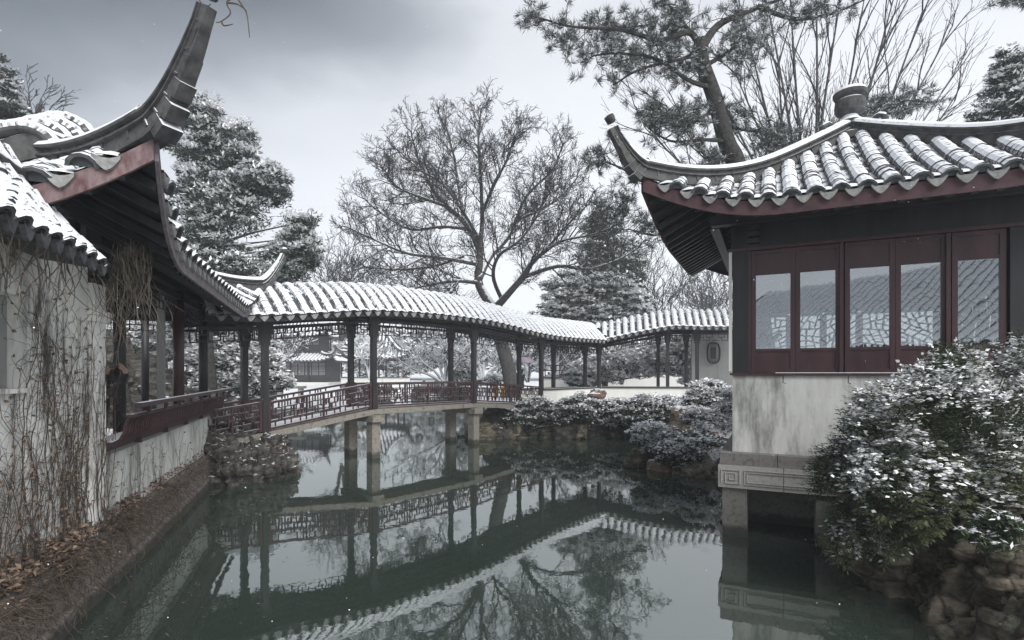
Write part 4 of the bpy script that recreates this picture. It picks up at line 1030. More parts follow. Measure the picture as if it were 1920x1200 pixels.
# --- the large bare tree beyond the bridge
def big_tree():
    Y0 = 26; t = thing('bare_tree', 'large spreading bare tree dusted with snow rising behind the bridge roof', 'tree', tuple(P(958,738,Y0)))
    tr = MB(); trunk = limb(tr, [P(960,745,Y0), P(955,700,Y0), P(940,640,Y0), P(926,578,Y0)], .38, .32, 10)
    tr.build('trunk', M['bark'], t, smooth=True)
    g = MB(); gl2 = MB()
    L = [ # (points (px,py,dy), r0)
     ([(926,580,0),(897,530,.5),(899,472,.8),(871,417,1),(838,387,.8),(813,358,.5),(785,300,.2),(770,245,0)], .26),
     ([(897,530,.5),(857,527,-.5),(805,534,-1.2),(752,547,-2)], .13),
     ([(899,523,.5),(919,483,1.5),(952,446,2.2),(967,413,2.4),(989,365,2),(1036,318,1.5),(1055,270,1)], .17),
     ([(893,495,.5),(827,483,-.8),(765,475,-1.6),(710,453,-2),(650,425,-2)], .12),
     ([(880,430,1),(830,425,1.5),(770,430,2),(715,400,2.4),(680,370,2.2)], .1),
     ([(926,580,0),(945,560,-.5),(978,522,-1),(1000,490,-1.2),(1025,468,-1.4),(1055,431,-1.6),(1106,380,-1.5)], .22),
     ([(980,520,-1),(1047,499,-1),(1102,505,-1),(1161,486,-1),(1201,461,-1)], .12),
     ([(899,472,.8),(904,417,.5),(901,332,.2),(897,262,0),(902,205,0)], .15),
     ([(904,400,.5),(925,350,-.8),(950,300,-1.2),(965,255,-1.5)], .1),
     ([(871,417,1),(860,350,2),(850,290,2.5),(835,230,2.5)], .11),
     ([(1025,468,-1.4),(1060,450,-2),(1110,440,-2.6),(1150,425,-3)], .08),
     ([(940,560,0),(925,520,-1.5),(935,480,-2.5),(975,450,-3.2),(1010,400,-3.5),(1025,350,-3.6)], .11),
     ([(838,387,.8),(790,370,0),(745,350,-.5),(715,310,-.6)], .09),
     ([(967,413,2.4),(1010,395,3),(1050,370,3.2),(1085,330,3)], .09),
     ([(860,527,-.5),(840,555,-1),(800,575,-1.5)], .06),
     ([(870,480,-.2),(810,500,-.5),(740,505,-1),(680,500,-1.4)], .08),
     ([(899,450,.8),(870,400,-1),(830,345,-2),(790,320,-2.4),(745,280,-2.4)], .09)]
    for pts, r0 in L:
        w = [P(a, b, Y0+c) for a, b, c in pts]; q = limb(gl2, w, r0, .03, 7)
        K = len(q)
        for i in range(int(K*.22), K, 1):
            for _ in range(2 if (i > K*.45 and i % 2) else 1):
                dd = (q[min(i+1,K-1)]-q[max(i-1,0)]).normalized(); sd_ = dd.cross(V(random.gauss(0,1), random.gauss(0,1), random.gauss(0,1))).normalized()
                f = i/K
                branch(g, q[i], dd*.7+sd_*.75+V(0,0,.1), random.uniform(.95,1.9)*(1.2-.62*f), .036*(1.1-f*.5), 1, 4, .6, .05, 4, .17, 6, None, .6, .0085, .12)
    g.build('twigs', M['twig'], t); gl2.build('limbs', M['bark'], t, smooth=True)
big_tree()

# --- conifers and evergreen crowns
def crown_tree(name, label, ells, Y0, base, trunk_top, n_pads, pr, n_per, ll, lw, mats_, snow=.4, flat=.6, tr=.2, nb=26, trunk_mat='pine_bark', group=None, depth=.8, crown='crown', surf_=.5, cat='tree', snow_size=1.0):
    t = thing(name, label, cat, tuple(base), group)
    g = MB(); q = limb(g, [base, base.lerp(trunk_top, .4)+V(random.uniform(-.2,.2),0,0), base.lerp(trunk_top, .75), trunk_top], tr, tr*.25, 8); g.build('trunk', M[trunk_mat], t, smooth=True)
    C = ell_pts(ells, Y0, n_pads, depth, surf_); rad = RNG.uniform(.7,1.3,len(C))*pr
    g = MB()
    idx = RNG.choice(len(C), min(nb, len(C)), replace=False)
    for i in idx:
        c = V(*C[i]); k = min(range(len(q)), key=lambda j: abs(q[j].z-(c.z-.25*(c-V(q[j].x,q[j].y,c.z)).length)))
        m_ = q[k].lerp(c, .5)+V(0,0,random.uniform(-.1,.25)); g.tube([q[k], m_, c], [tr*.3, tr*.2, tr*.06], 5, cap=False)
    if len(idx): g.build('branches', M[trunk_mat], t)
    card_mesh(crown, [pads(C, rad, n_per, ll, lw, None, flat, snow, snow_size=snow_size)], [M[mats_[0]], M['snow_leaf']], t)
    return t
crown_tree('pine_tree', 'tall conifer with snow-laden pads standing behind the left pavilion roof',
    [(385,215,38,42),(365,280,50,60),(430,270,55,50),(470,330,55,50),(380,360,60,50),(430,400,70,45),(505,355,38,40),(555,430,42,38),(575,480,24,45),(370,450,55,60),(430,500,70,45),(505,520,60,40),(530,470,45,30),(350,520,60,60)],
    17, P(400,760,17), P(385,190,17), 560, .33, 120, .16, .035, ('conifer',), snow=.36, flat=.75, tr=.2, nb=60, surf_=.6)
crown_tree('juniper_tree', 'dense dark juniper cone standing just right of the large bare tree',
    [(1125,400,20,30),(1125,440,38,40),(1130,485,55,45),(1145,530,65,45),(1130,570,80,40),(1185,500,28,50)], 36, P(1135,735,36), P(1125,390,36), 420, .42, 75, .24, .07, ('conifer',), snow=.22, flat=.75, tr=.25, nb=10)
crown_tree('evergreen_tree', 'low broad evergreen heavy with snow above the walkway corner',
    [(1060,550,50,40),(1110,540,60,40),(1170,560,50,40),(1080,590,70,30),(1210,590,35,30),(1030,585,40,25)], 30, P(1110,735,30), P(1110,560,30), 330, .34, 80, .2, .06, ('leaf',), snow=.62, flat=.5, tr=.2, nb=20, snow_size=1.1)
crown_tree('evergreen_tree', 'dark evergreen with drooping snowy sprays at the far right roofline',
    [(1905,120,40,30),(1880,150,38,25),(1890,190,55,26),(1850,215,40,20),(1930,200,50,40)], 14, P(1960,700,14), P(1925,90,14), 150, .24, 90, .13, .035, ('conifer',), snow=.32, flat=.5, tr=.18, nb=26)
crown_tree('conifer_tree', 'dark conifer tip rising above the roof at the far left edge',
    [(-5,130,18,40),(5,175,28,30),(10,205,42,25),(-20,200,50,50)], 15, P(-10,700,15), P(-5,90,15), 130, .24, 95, .13, .035, ('conifer',), snow=.2, flat=.7, tr=.18, nb=10)

# --- old pine behind the right pavilion: long needles in tufts
def needle_tufts(C, n_per, L, w, snow=.3):
    C = np.asarray(C, float); n = len(C)*n_per; c = np.repeat(C, n_per, 0)
    ax = np.repeat(unit(rdir(len(C))*.8+np.array([0,0,.55])), n_per, 0)
    A = unit(rdir(n) + ax*.75); l = RNG.uniform(.7,1.15,n)*L; B = unit(np.cross(A, rdir(n)))
    mi = np.where(RNG.random(n) < .16, 2, 0)
    out = [cards(c + A*l[:,None]/2, A, B, l, np.full(n, w), mi)]
    k = int(n*snow); s_ = RNG.choice(n, k, replace=False); off = A[s_]*l[s_][:,None]*.42; off[:,2] = np.abs(off[:,2])*.7
    A2 = A[s_].copy(); A2[:,2] *= .3; A2 = unit(A2); B2 = unit(np.cross(A2, np.array([[0,0,1.]])+rdir(k)*.3))
    out.append(cards(c[s_]+off, A2, B2, RNG.uniform(.3,.6,k)*L, RNG.uniform(.8,1.8,k)*w*1.5, np.ones(k)))
    return out
def old_pine():
    Y0 = 12; t = thing('pine_tree', 'leaning old pine with long-needled tufts behind the square pavilion roof', 'tree', tuple(P(1420,760,Y0)))
    g = MB(); limb(g, [P(1440,800,Y0), P(1415,480,Y0), P(1385,320,Y0), P(1362,265,Y0), P(1342,190,Y0), P(1318,120,Y0), P(1312,75,Y0)], .24, .14, 10); g.build('trunk', M['pine_bark'], t, smooth=True)
    B_ = [([(1312,85,0),(1290,60,-.2),(1240,75,-.4),(1160,55,-.6),(1075,50,-.8),(1000,30,-1)], .09),
          ([(1316,90,0),(1350,45,.2),(1420,15,.4),(1500,-15,.6)], .12),
          ([(1420,12,.4),(1490,35,.4),(1560,25,.3),(1630,-5,.2)], .07),
          ([(1320,125,0),(1375,90,.3),(1395,55,.4)], .06),
          ([(1335,165,0),(1290,150,-.3),(1230,110,-.6),(1160,100,-.8),(1110,105,-1)], .06),
          ([(1345,195,0),(1310,225,-.4),(1260,235,-.8),(1220,200,-1)], .05),
          ([(1362,265,0),(1320,262,-.4),(1260,265,-.7),(1215,240,-.8)], .05),
          ([(1345,215,0),(1380,240,.3),(1440,250,.5),(1480,270,.6)], .05),
          ([(1372,290,0),(1300,320,-.4),(1240,330,-.7),(1180,320,-.9),(1130,300,-1)], .06),
          ([(1380,330,0),(1300,400,-.2),(1240,440,-.3),(1180,430,-.5)], .06),
          ([(1310,80,0),(1270,30,-.3),(1240,-10,-.5)], .07),
          ([(1312,100,0),(1280,110,-.4),(1200,130,-.7),(1150,160,-.8)], .05),
          ([(1390,350,0),(1480,290,.6),(1580,230,1.2),(1680,190,1.8),(1760,195,2.2)], .07)]
    g = MB(); C = []
    for pts, r0 in B_:
        q = limb(g, [P(a, b, Y0+c) for a, b, c in pts], r0, .015, 6); K = len(q)
        for i in range(int(K*.25), K):
            for _ in range(2):
                d = V(random.gauss(0,1), random.gauss(0,.8), random.gauss(.15,.6)).normalized(); L_ = random.uniform(.15,.5)
                e_ = q[i] + d*L_; g.tube([q[i], q[i].lerp(e_, .5)+V(0,0,.03), e_], [.012,.009,.005], 3, cap=False); C.append(tuple(e_))
                if random.random() < .55: C.append(tuple(e_ + V(random.gauss(0,.09), random.gauss(0,.09), random.gauss(0,.07))))
    g.build('branches', M['pine_bark'], t)
    el = [(1005,30,28,18),(1060,75,45,30),(1090,110,30,15),(1140,60,55,40),(1240,45,65,45),(1190,115,55,22),(1290,130,50,35),(1230,225,55,28),(1300,215,40,40),(1400,90,50,55),
          (1340,300,45,28),(1460,265,60,26),(1690,190,80,22),(1640,210,60,20),(1120,300,30,22),(1165,380,28,45),(1215,425,28,22),(1520,20,50,20),(1380,215,40,25),(1480,300,90,22),(1560,260,40,20)]
    C += [tuple(x) for x in ell_pts(el, Y0, 800, .9, .5)]
    card_mesh('needles', needle_tufts(C, 32, .19, .012, .3), [M['needle'], M['snow_leaf'], M['needle_light']], t)
old_pine()
t = thing('pine_tree', 'pine branch end poking in at the top right corner of the sky', 'tree', tuple(P(2050,700,9)))
g = MB(); limb(g, [P(2050,760,9), P(2040,400,9), P(2020,80,9), P(1990,-30,9)], .2, .1, 8); g.build('trunk', M['pine_bark'], t)
g = MB(); limb(g, [P(2022,60,9), P(1930,0,8.9), P(1870,6,8.8)], .04, .01, 5); g.build('branches', M['pine_bark'], t)
card_mesh('needles', needle_tufts(ell_pts([(1885,4,28,8),(1930,-5,40,12)], 8.8, 34, .8), 26, .14, .01, .25), [M['needle'], M['snow_leaf'], M['needle_light']], t)

# --- bare trees
def fan_tree(name, label, base, stems, Y0, r, lev, kids, L, spread=.35, up=.05, m='twig', tr=.12, shrink=.6, minr=.007, bend=.07):
    t = thing(name, label, 'tree', tuple(base)); g = MB(); gb = MB()
    for i, (px, py, dy) in enumerate(stems):
        e_ = P(px, py, Y0+dy); mid = base.lerp(e_, .55)+V(random.uniform(-.3,.3)*Y0/20, 0, 0)
        q = resamp([base, base.lerp(mid,.5)+V(0,0,.1), mid, e_], 16); gb.tube(q, [lerp(r, r*.18, j/16) for j in range(17)], 5, cap=False)
        for j in range(6, 17):
            dd = (q[min(j+1,16)]-q[j-1]).normalized(); sd_ = dd.cross(V(random.gauss(0,1), random.gauss(0,1), random.gauss(0,1))).normalized()
            branch(g, q[j], dd*.85+sd_*spread, L*random.uniform(.6,1.1), r*.3, 2, lev, spread, up, kids, bend, 5, None, shrink, minr, .2)
    gb.build('trunk', M['bark' if m != 'twig_white' else m], t); g.build('branches', M[m], t); return t
fan_tree('bare_tree', 'multi-stemmed leafless tree with straight twigs behind the roof finial', P(1520,520,20),
    [(1400,60,0),(1440,10,1),(1480,-30,0),(1530,-60,1),(1580,-30,-1),(1620,0,0),(1680,-20,1),(1730,20,0),(1780,60,0),(1800,120,1),(1790,190,0),(1460,120,-1),(1380,140,1),(1340,160,-1),(1660,70,-1),(1250,200,1),(1210,240,1)], 20, .11, 4, 3, 2.2, .32, .03)
fan_tree('bare_tree', 'small round leafless tree far off beside the pavilion corner', P(1330,640,62), [(x, y, 0) for x, y in ((1300,545),(1320,532),(1340,528),(1360,540),(1372,560),(1292,570))], 62, .14, 4, 4, 2.6, .6, .06, minr=.03)
fan_tree('bare_tree', 'leafless bush-like treetop above the left pavilion ridge', P(60,330,22), [(x, y, 0) for x, y in ((30,190),(55,183),(75,190),(95,200),(45,200),(15,195))], 22, .06, 4, 3, .8, .5, .05, minr=.012)
fan_tree('bare_tree', 'faint leafless tree above bridge roof, left of the big bare tree', P(640,640,40), [(x, y, 0) for x, y in ((590,520),(610,490),(640,500),(670,480),(700,510),(620,540),(655,530))], 40, .1, 4, 4, 2.2, .55, .05, minr=.016)
fan_tree('bare_tree', 'leafless tree with grey twigs behind the walkway, right of the juniper', P(1235,700,40), [(x, y, 0) for x, y in ((1200,520),(1225,510),(1245,530),(1262,550),(1280,565),(1215,545))], 40, .1, 4, 4, 2.0, .5, .05, minr=.014)
# snowy orchard trees seen below the bridge eaves
sn_specs = [(524,712,36,'pale snow-coated forked tree in front of the two-storey hall',[(500,640),(520,620),(535,640),(556,652)]),
 (694,712,40,'snowy bare tree between the hall and the small open pavilion',[(668,650),(690,640),(706,650)]),
 (835,720,30,'snow-covered plum tree reaching left in the middle bridge bay',[(760,660),(790,640),(820,625),(850,640),(880,655),(740,670)]),
 (905,716,34,'snow-covered bare tree close to the leaning big trunk',[(860,650),(890,630),(920,640),(940,655)]),
 (990,716,40,'snowy leafless tree behind the person with the umbrella',[(965,640),(985,625),(1010,640),(1025,650)]),
 (1165,720,27,'gnarled snowy tree behind the clipped hedge',[(1120,640),(1150,625),(1180,640),(1210,650)]),
 (415,735,20,'snow-loaded branching tree behind the left pavilion posts',[(360,660),(390,630),(420,620),(450,640),(480,650),(370,690)]),
 (300,735,22,'snow-loaded tree above the dark rockery',[(240,640),(270,620),(310,615),(340,640)]),
 (1045,716,30,'thin snowy tree near the dark-doored house',[(1030,660),(1050,640),(1075,650)])]
for bx, by, Yd, lab, ends in sn_specs:
    fan_tree('snowy_tree', lab, P(bx, by, Yd), [(a, b, random.uniform(-1,1)) for a, b in ends], Yd, .0045*Yd*.8, 4, 3, .034*Yd, .65, .02, 'twig_white', minr=.0007*Yd, bend=.16)

# --- snowy shrubs and hedges
def shrub(name, label, ells, Y0, n, pr, n_per, ll, lw, m, snow, flat=.6, depth=.8, cat='shrub', surf_=.45, snow_size=1.3):
    b = P(ells[0][0], ells[0][1]+ells[0][3], Y0); t = thing(name, label, cat, tuple(b))
    C = ell_pts(ells, Y0, n, depth, surf_); g = MB()
    for i in RNG.choice(len(C), min(22, len(C)), replace=False):
        c = V(*C[i]); g.tube([b+V(random.uniform(-.1,.1)*Y0/10,0,-.1), b.lerp(c,.5)+V(0,0,.05), c], [.0022*Y0,.0015*Y0,.0007*Y0], 4, cap=False)
    g.build('stems', M['twig'], t)
    card_mesh('foliage', [pads(C, RNG.uniform(.7,1.3,len(C))*pr, n_per, ll, lw, None, flat, snow, snow_size=snow_size)], [M[m], M['snow_leaf']], t)
shrub('hedge', 'long clipped hedge under snow seen behind the walkway wall', [(1100,695,35,25),(1150,685,50,30),(1210,680,60,32),(1270,680,50,32)], 26, 420, .28, 80, .13, .06, 'leaf', 1.1, cat='hedge')
shrub('shrub', 'rounded tall snowy shrub by the grey medallion wall', [(1280,645,30,30),(1250,660,30,30),(1300,690,25,40)], 25, 140, .28, 80, .13, .06, 'leaf', 1.1)
shrub('shrub', 'snow-frosted shrub at the wall end beside the pavilion', [(1330,735,35,22),(1365,750,22,25),(1300,748,20,14)], 15, 130, .16, 75, .07, .03, 'leaf', .62)
shrub('shrub', 'dark ivy-like mound at the bridge abutment on the rocky shore', [(985,782,38,26),(1040,778,48,24),(1000,762,30,16)], 18.2, 260, .2, 90, .075, .035, 'leaf', .3, depth=.6)
shrub('shrub', 'low dark evergreen mound with snowy crest above the rocky shore', [(1090,768,42,30),(1145,786,40,20),(1150,766,38,20)], 18.0, 260, .2, 90, .075, .035, 'leaf', .42, depth=.6)
shrub('shrub', 'dark shrub bank with snow on top below the white wall', [(1200,770,48,26),(1250,768,46,22),(1280,766,36,18),(1230,755,56,12)], 17, 280, .2, 90, .075, .035, 'leaf', .45, depth=.6)
shrub('shrub', 'snow-topped shrub spilling over the promontory tip', [(1230,825,38,30),(1260,840,45,32),(1215,815,30,20),(1310,820,40,24)], 12.6, 340, .15, 90, .055, .024, 'leaf', .65)
shrub('shrub', 'dark green shrub hanging to the water by the stone platform', [(1300,862,42,32),(1335,855,30,38),(1290,850,34,28),(1260,850,30,22)], 11.9, 340, .15, 90, .055, .024, 'leaf', .32)
shrub('shrub', 'snowy shrub climbing the slope against the pavilion side', [(1350,790,28,30),(1330,815,38,28),(1365,760,14,30),(1310,785,30,18)], 12.8, 260, .15, 90, .055, .024, 'leaf', .8)
shrub('shrub', 'snow-laden shrub mass behind the first two bridge posts', [(430,660,60,50),(380,690,50,40),(480,690,45,40),(430,720,60,25),(480,640,30,40)], 18, 420, .3, 85, .12, .05, 'leaf', .75, depth=.5)
shrub('shrub', 'snowy thicket seen above the bench balustrade', [(260,640,60,35),(330,650,40,60),(300,620,60,30)], 19, 260, .3, 85, .12, .05, 'leaf', .75, depth=.5)
shrub('shrub', 'snow-capped low bush on the bank left of the stone benches', [(520,715,30,14),(480,735,25,14),(455,745,30,12)], 26, 120, .25, 80, .12, .05, 'leaf', .75)
shrub('shrub', 'round snowy bush under the plum tree in the middle bay', [(870,700,24,18),(850,712,20,10),(930,712,22,8)], 32, 130, .28, 80, .14, .06, 'leaf', .7)
shrub('shrub', 'small snow-covered bush left of the hedge', [(1075,708,18,14),(1090,718,20,8)], 25, 70, .2, 80, .1, .05, 'leaf', .65)
# far wood: one mass nobody could count
ells = [(x, 655+random.uniform(-12,10), 50, 42+random.uniform(0,18), random.uniform(-6,6)) for x in range(180, 1420, 42)]
C = ell_pts(ells, 82, 1900, 1.2, .6)
tag(card_mesh('woods', [pads(C, RNG.uniform(.9,1.8,len(C)), 46, .8, .3, None, .6, .95)], [M['conifer'], M['snow_leaf']], kind='stuff'), 'distant snow-covered woodland closing the garden', kind='stuff')

# --- big leafy bush at right foreground (nandina)
def sprays(C, D, L, leaf_l, leaf_w, nl, snow_p, green_p):
    n = len(C); out = []; side0 = unit(np.cross(D, np.array([[0,0,1.]])+rdir(n)*.3)); nrm = unit(np.cross(side0, D))
    for k in range(nl):
        t = (k//2+1)/(nl//2+1); sg = 1 if k % 2 else -1
        if k == nl-1: A = D; base = C + D*L[:,None]
        else:
            A = unit(D*.55 + side0*sg*.85 + rdir(n)*.18 + np.array([0,0,-.22])); base = C + D*(L*t)[:,None] - nrm*0
        sn = RNG.random(n) < snow_p
        A = np.where(sn[:,None], unit(A*np.array([1,1,.6])), A)
        B = np.where(sn[:,None], unit(np.cross(A, np.array([[0,0,1.]])+rdir(n)*.8)), unit(np.cross(A, nrm + rdir(n)*.25))); ll = leaf_l*RNG.uniform(.75,1.2,n)
        mi = np.where(sn, 1, np.where(RNG.random(n) < green_p, 2, np.where(RNG.random(n) < .02, 3, 0)))
        out.append(cards(base + A*ll[:,None]/2 + np.where(sn, .02, 0)[:,None]*np.array([0,0,1.]), A, B, ll*np.where(sn,.85,1), leaf_w*RNG.uniform(.8,1.2,n)*np.where(sn,2.3,1), mi))
    return out
def nandina():
    Y0 = 5.0; t = thing('nandina_bush', 'big feathery evergreen bush dusted with snow hanging over the pond edge', 'bush', (4.6,5.3,.5))
    el = [(1790,690,50,40,.2),(1757,735,70,55,.2),(1690,790,100,70,.1),(1800,790,90,75,.1),(1645,850,82,62,.3),(1590,900,70,70,.4),(1700,900,110,85,-.1),(1830,880,100,70,0),(1640,985,85,55,.3),(1590,1010,45,40,.4),
          (1905,700,40,75,.3),(1910,800,60,80,.1),(1722,968,45,34,0),(1562,880,32,48,.5),(1612,815,40,30,.4)]
    C = ell_pts(el, Y0, 6600, .9, .38); n = len(C)
    cen = np.array([4.35,5.45,1.1]); D = unit(unit(C-cen)*.9 + rdir(n)*.6 + np.array([0,-.25,.05])); D[:,2] = np.clip(D[:,2], -.5, .6); D = unit(D)
    # snow where the spray is near the local top of the bush
    py = HY - (C[:,2]-EYE)/C[:,1]*F; px = C[:,0]/C[:,1]*F + CX
    top = np.interp(px, [1510,1560,1600,1680,1740,1790,1840,1870,1920], [860,780,760,720,660,640,690,700,600])
    relh = (py-top); f = np.array([mnoise.noise(V(*c)*2.6) for c in C])
    f2_ = np.array([mnoise.noise(V(*c)*6.5) for c in C])
    snp = np.clip((1.0 - relh/260 + f*1.3 + f2_*1.5)*1.6 - .35, 0, 1)*np.where(relh > 300, .2, 1)*np.where(px < 1600, .4, 1)
    grn = np.where(relh > 200, .5, .16)
    parts = sprays(C, D, RNG.uniform(.08,.14,n), .058, .0135, 9, snp*.45, grn)
    sel = np.where(snp > .75)[0]; sel = RNG.choice(sel, min(750, len(sel)), replace=False)
    cc = np.repeat(C[sel] + D[sel]*.09 + np.array([0,0,.02]), 12, 0); k = len(cc)
    off = rdir(k)*np.array([.045,.045,.014])*RNG.random((k,1))**.4; off[:,2] -= (off[:,0]**2+off[:,1]**2)*7
    A = rdir(k); A[:,2] *= .3; A = unit(A); B = unit(np.cross(np.array([[0,0,1.]])+rdir(k)*.3, A))
    parts.append(cards(cc+off, A, B, RNG.uniform(.03,.055,k), RNG.uniform(.022,.04,k), np.ones(k)))
    card_mesh('foliage', parts, [M['nandina'], M['snow_leaf'], M['leaf_light'], M['leaf_red']], t)
    g = MB()
    for i in range(0, n, 26):
        c = V(*C[i]); b = V(4.6+random.uniform(-.4,.5), 5.4+random.uniform(-.3,.3), .5); m_ = b.lerp(c, .55)+V(0,0,.18); g.tube([b, b.lerp(m_,.5)+V(0,0,.08), m_, c], [.014,.011,.008,.003], 4, cap=False)
    g.build('stems', M['vine'], t)
nandina()
shrub('shrub', 'small dark shrub tucked between the mossy boulders', [(1870,985,26,20,0),(1840,1010,18,12,0)], 4.3, 60, .09, 60, .05, .014, 'nandina', .04)
# bare twig beside the near roof tip
t = thing('bare_tree', 'bare twig tips beside the highest point of the near roof corner', 'tree', tuple(P(420,-200,5.4)))
g = MB()
for pts in ([(380,-80),(372,-10),(385,12),(395,8)], [(470,-60),(440,-10),(425,5),(432,25),(415,40),(405,42)], [(440,-10),(455,12),(463,28),(468,70)], [(425,5),(445,8),(462,20)], [(415,40),(420,48),(437,45)]):
    limb(g, [P(a, b, 5.4) for a, b in pts], .012, .004, 5)
g.build('branches', M['vine'], t, kind='stuff')
g = MB(); limb(g, [P(470,-60,5.4), P(520,-400,5.6), P(600,-800,6.5)], .02, .05, 6); g.build('trunk', M['vine'], t)

# ------------------------------------------------------------------ far buildings
def far_house(name, label, o, u, Lu, Lv, zb, zw, roof_k, cat, storeys=1, lattice=True, ov=.9, walls=True):
    fr = Fr(o, u); c = fr.w(Lu/2, Lv/2, zb); t = thing(name, label, cat, tuple(c))
    z = zb
    base = rbox(-.4, Lu+.4, -.4, Lv+.4, zb-.3, zb+.25, 'base', M['plaster_clean'], t, fr); z = zb+.25
    a0, a1, b0, b1 = 0, Lu, 0, Lv
    for st in range(storeys):
        h = zw*(1 if st == 0 else .75)
        if walls:
            rbox(a0+.1, a1-.1, b0+.1, b1-.1, z, z+h, 'wall', M['wood'], t, fr)
            n = max(3, int((a1-a0)/.8))
            for i in range(n):
                x = lerp(a0+.15, a1-.15, (i+.5)/n)
                wv = rbox(x-.3, x+.3, b0+.04, b0+.085, z+.8, z+h-.35, 'window', M['plaster_grey'], t, fr)
                g = MB()
                for q in (-.2,-.07,.07,.2): g.box(fr.w(x+q, b0+.03, z+h/2+.2), .04, .02, h-1.2, fr.ax())
                for q in (.3,.5,.7): g.box(fr.w(x, b0+.015, z+.8+(h-1.15)*q), .6, .01, .04, fr.ax())
                g.build('lattice', M['wood'], wv, kind='stuff')
        n = max(2, int((a1-a0)/1.8))
        for i in range(n+1):
            for b in (b0, b1):
                g = MB(); g.box(fr.w(lerp(a0, a1, i/n), b, z+h/2), .16, .16, h, fr.ax()); g.build('column', M['wood'], t)
        e_ = fr.w(a0-ov, b0-ov, 0)
        HipRoof(t, (e_.x, e_.y), (fr.u.x, fr.u.y), a1-a0+2*ov, b1-b0+2*ov, z+h-.1, (lambda q: roof_k*(.45*q+.55*q*q)) if st == storeys-1 else (lambda q: 1.3*q), lift=.5, cl=1.8, E=.3, pitch=.42, r=.13,
                near=False, sides=(0,1,3), join=True, over=ov, rafters=(), k=1.5, step=.6, tip=.6, tiph=.6, ridge=.4)
        z += h + .95; a0 += 1.0; a1 -= 1.0; b0 += .8; b1 -= .8
    return t, fr
def at(px, Y): return ((px-CX)/F*Y, Y)
th, fh = far_house('two_storey_hall', 'two-storey tiled hall with upturned eaves across the pond', at(478,60), (1,-.05), 8.2, 4.5, .95, 2.5, 1.7, 'hall', 2)
far_house('garden_kiosk', 'small open pavilion with steep pointed snowy roof across the pond', at(674,58), (1,.02), 4.2, 3.6, 1.0, 2.7, 2.8, 'pavilion', 1, walls=False, ov=1.2)
far_house('garden_house', 'dark-doored garden house with white base behind the umbrella person', at(1042,38), (1,-.12), 6.0, 4, 1.3, 3.0, 1.6, 'house')
far_house('garden_house', 'low tiled house half hidden behind the snowy hedge', at(1205,36), (1,-.1), 6.5, 4, 1.0, 2.4, 1.5, 'house')
# white garden wall stretches, terraces, stone benches
def wallthing(p0, p1, z0, z1, label, name='garden_wall', m='plaster_clean', cap=True, th=.25):
    t = thing(name, label, 'wall', ((p0[0]+p1[0])/2, (p0[1]+p1[1])/2, z0))
    g = MB(); a, b = V(*p0,(z0+z1)/2), V(*p1,(z0+z1)/2); g.bar(a, b, th, z1-z0); g.build('wall_panel', M[m], t)
    if cap: g = MB(); g.bar(V(*p0,z1+.05), V(*p1,z1+.05), th+.18, .1); g.build('coping', M['ridge_snow'], t)
wallthing(at(640,54), at(768,54), .5, 1.75, 'cream terrace wall below the small open pavilion')
wallthing(at(1020,28), at(1105,28), .6, 1.95, 'low white terrace wall in front of the dark-doored house')
wallthing(at(1140,34), at(1300,33), .8, 4.0, 'tall white wall seen above the clipped hedge', th=.3)
rt = thing('terrace_railing', 'dark wooden railing on the low white terrace wall', 'railing', (*at(1060,28), 2.0))
g = MB(); p0, p1 = V(*at(1022,28),0), V(*at(1104,28),0)
for z_ in (2.1, 2.35, 2.62): g.bar(p0+V(0,0,z_), p1+V(0,0,z_), .05, .05)
for i in range(7): q = p0.lerp(p1, i/6); g.bar(q+V(0,0,2.0), q+V(0,0,2.65), .05, .05)
g.build('rails', M['red_snow'], rt)
for i, (px, Y_, w_, lab) in enumerate(((545,30,1.6,'long stone bench under snow behind the first bridge bay'),(660,34,1.5,'short stone bench with snow near the second bridge post'))):
    x, y = at(px, Y_); t = thing('stone_bench', lab, 'bench', (x, y, .9))
    g = MB(); g.box(V(x,y,1.42), w_, .5, .14); g.build('seat', M['stone_snow'], t)
    for s_ in (-1,1): g = MB(); g.box(V(x+s_*w_*.36,y,1.1), .18, .4, .5); g.build('leg', M['stone'], t)
t = thing('stone_footbridge', 'flat white stone footbridge with low parapet behind the middle railing', 'bridge', (*at(860,48), .9))
for z_, h_ in ((1.15,.2),(1.62,.14)): g = MB(); g.bar(V(*at(790,48),z_), V(*at(930,48),z_), .5, h_); g.build('slab' if h_ > .15 else 'parapet', M['stone_snow'], t)
for i in range(7): g = MB(); x, y = at(795+i*22, 48); g.box(V(x,y,1.38), .2, .3, .35); g.build('baluster', M['stone_snow'], t)

# hall behind the viewer whose snowy roof shows in the pavilion's glass
bh = thing('mirrored_hall', 'snow-roofed hall behind the viewer, seen only reflected in window glass', 'hall', (-1.5,-7,.4))
fb = Fr((3.5,-5.2), (-.97,-.24))
rbox(0, 12, .6, 5, .2, 3.1, 'wall', M['plaster_grey'], bh, fb)
for j in range(40):
    a = j*.3; g = MB(); pp = [fb.w(a, b, 3.0+1.5*(b/2.8)**1.15) for b in np.linspace(0, 5.6, 10)]; add_roll(g, pp, fb.u, .142, step=.3); g.build('tile_row', [M['tile_snow'], M['tile']], bh)
g = MB(); g.sweep([[fb.w(a, b, 2.98+1.5*(b/2.8)**1.15) for b in np.linspace(0, 5.6, 10)] + [fb.w(a, 6.6, 2.9)] for a in (-.2, 12.2)], True); g.build('tile_bed', M['tile'], bh)

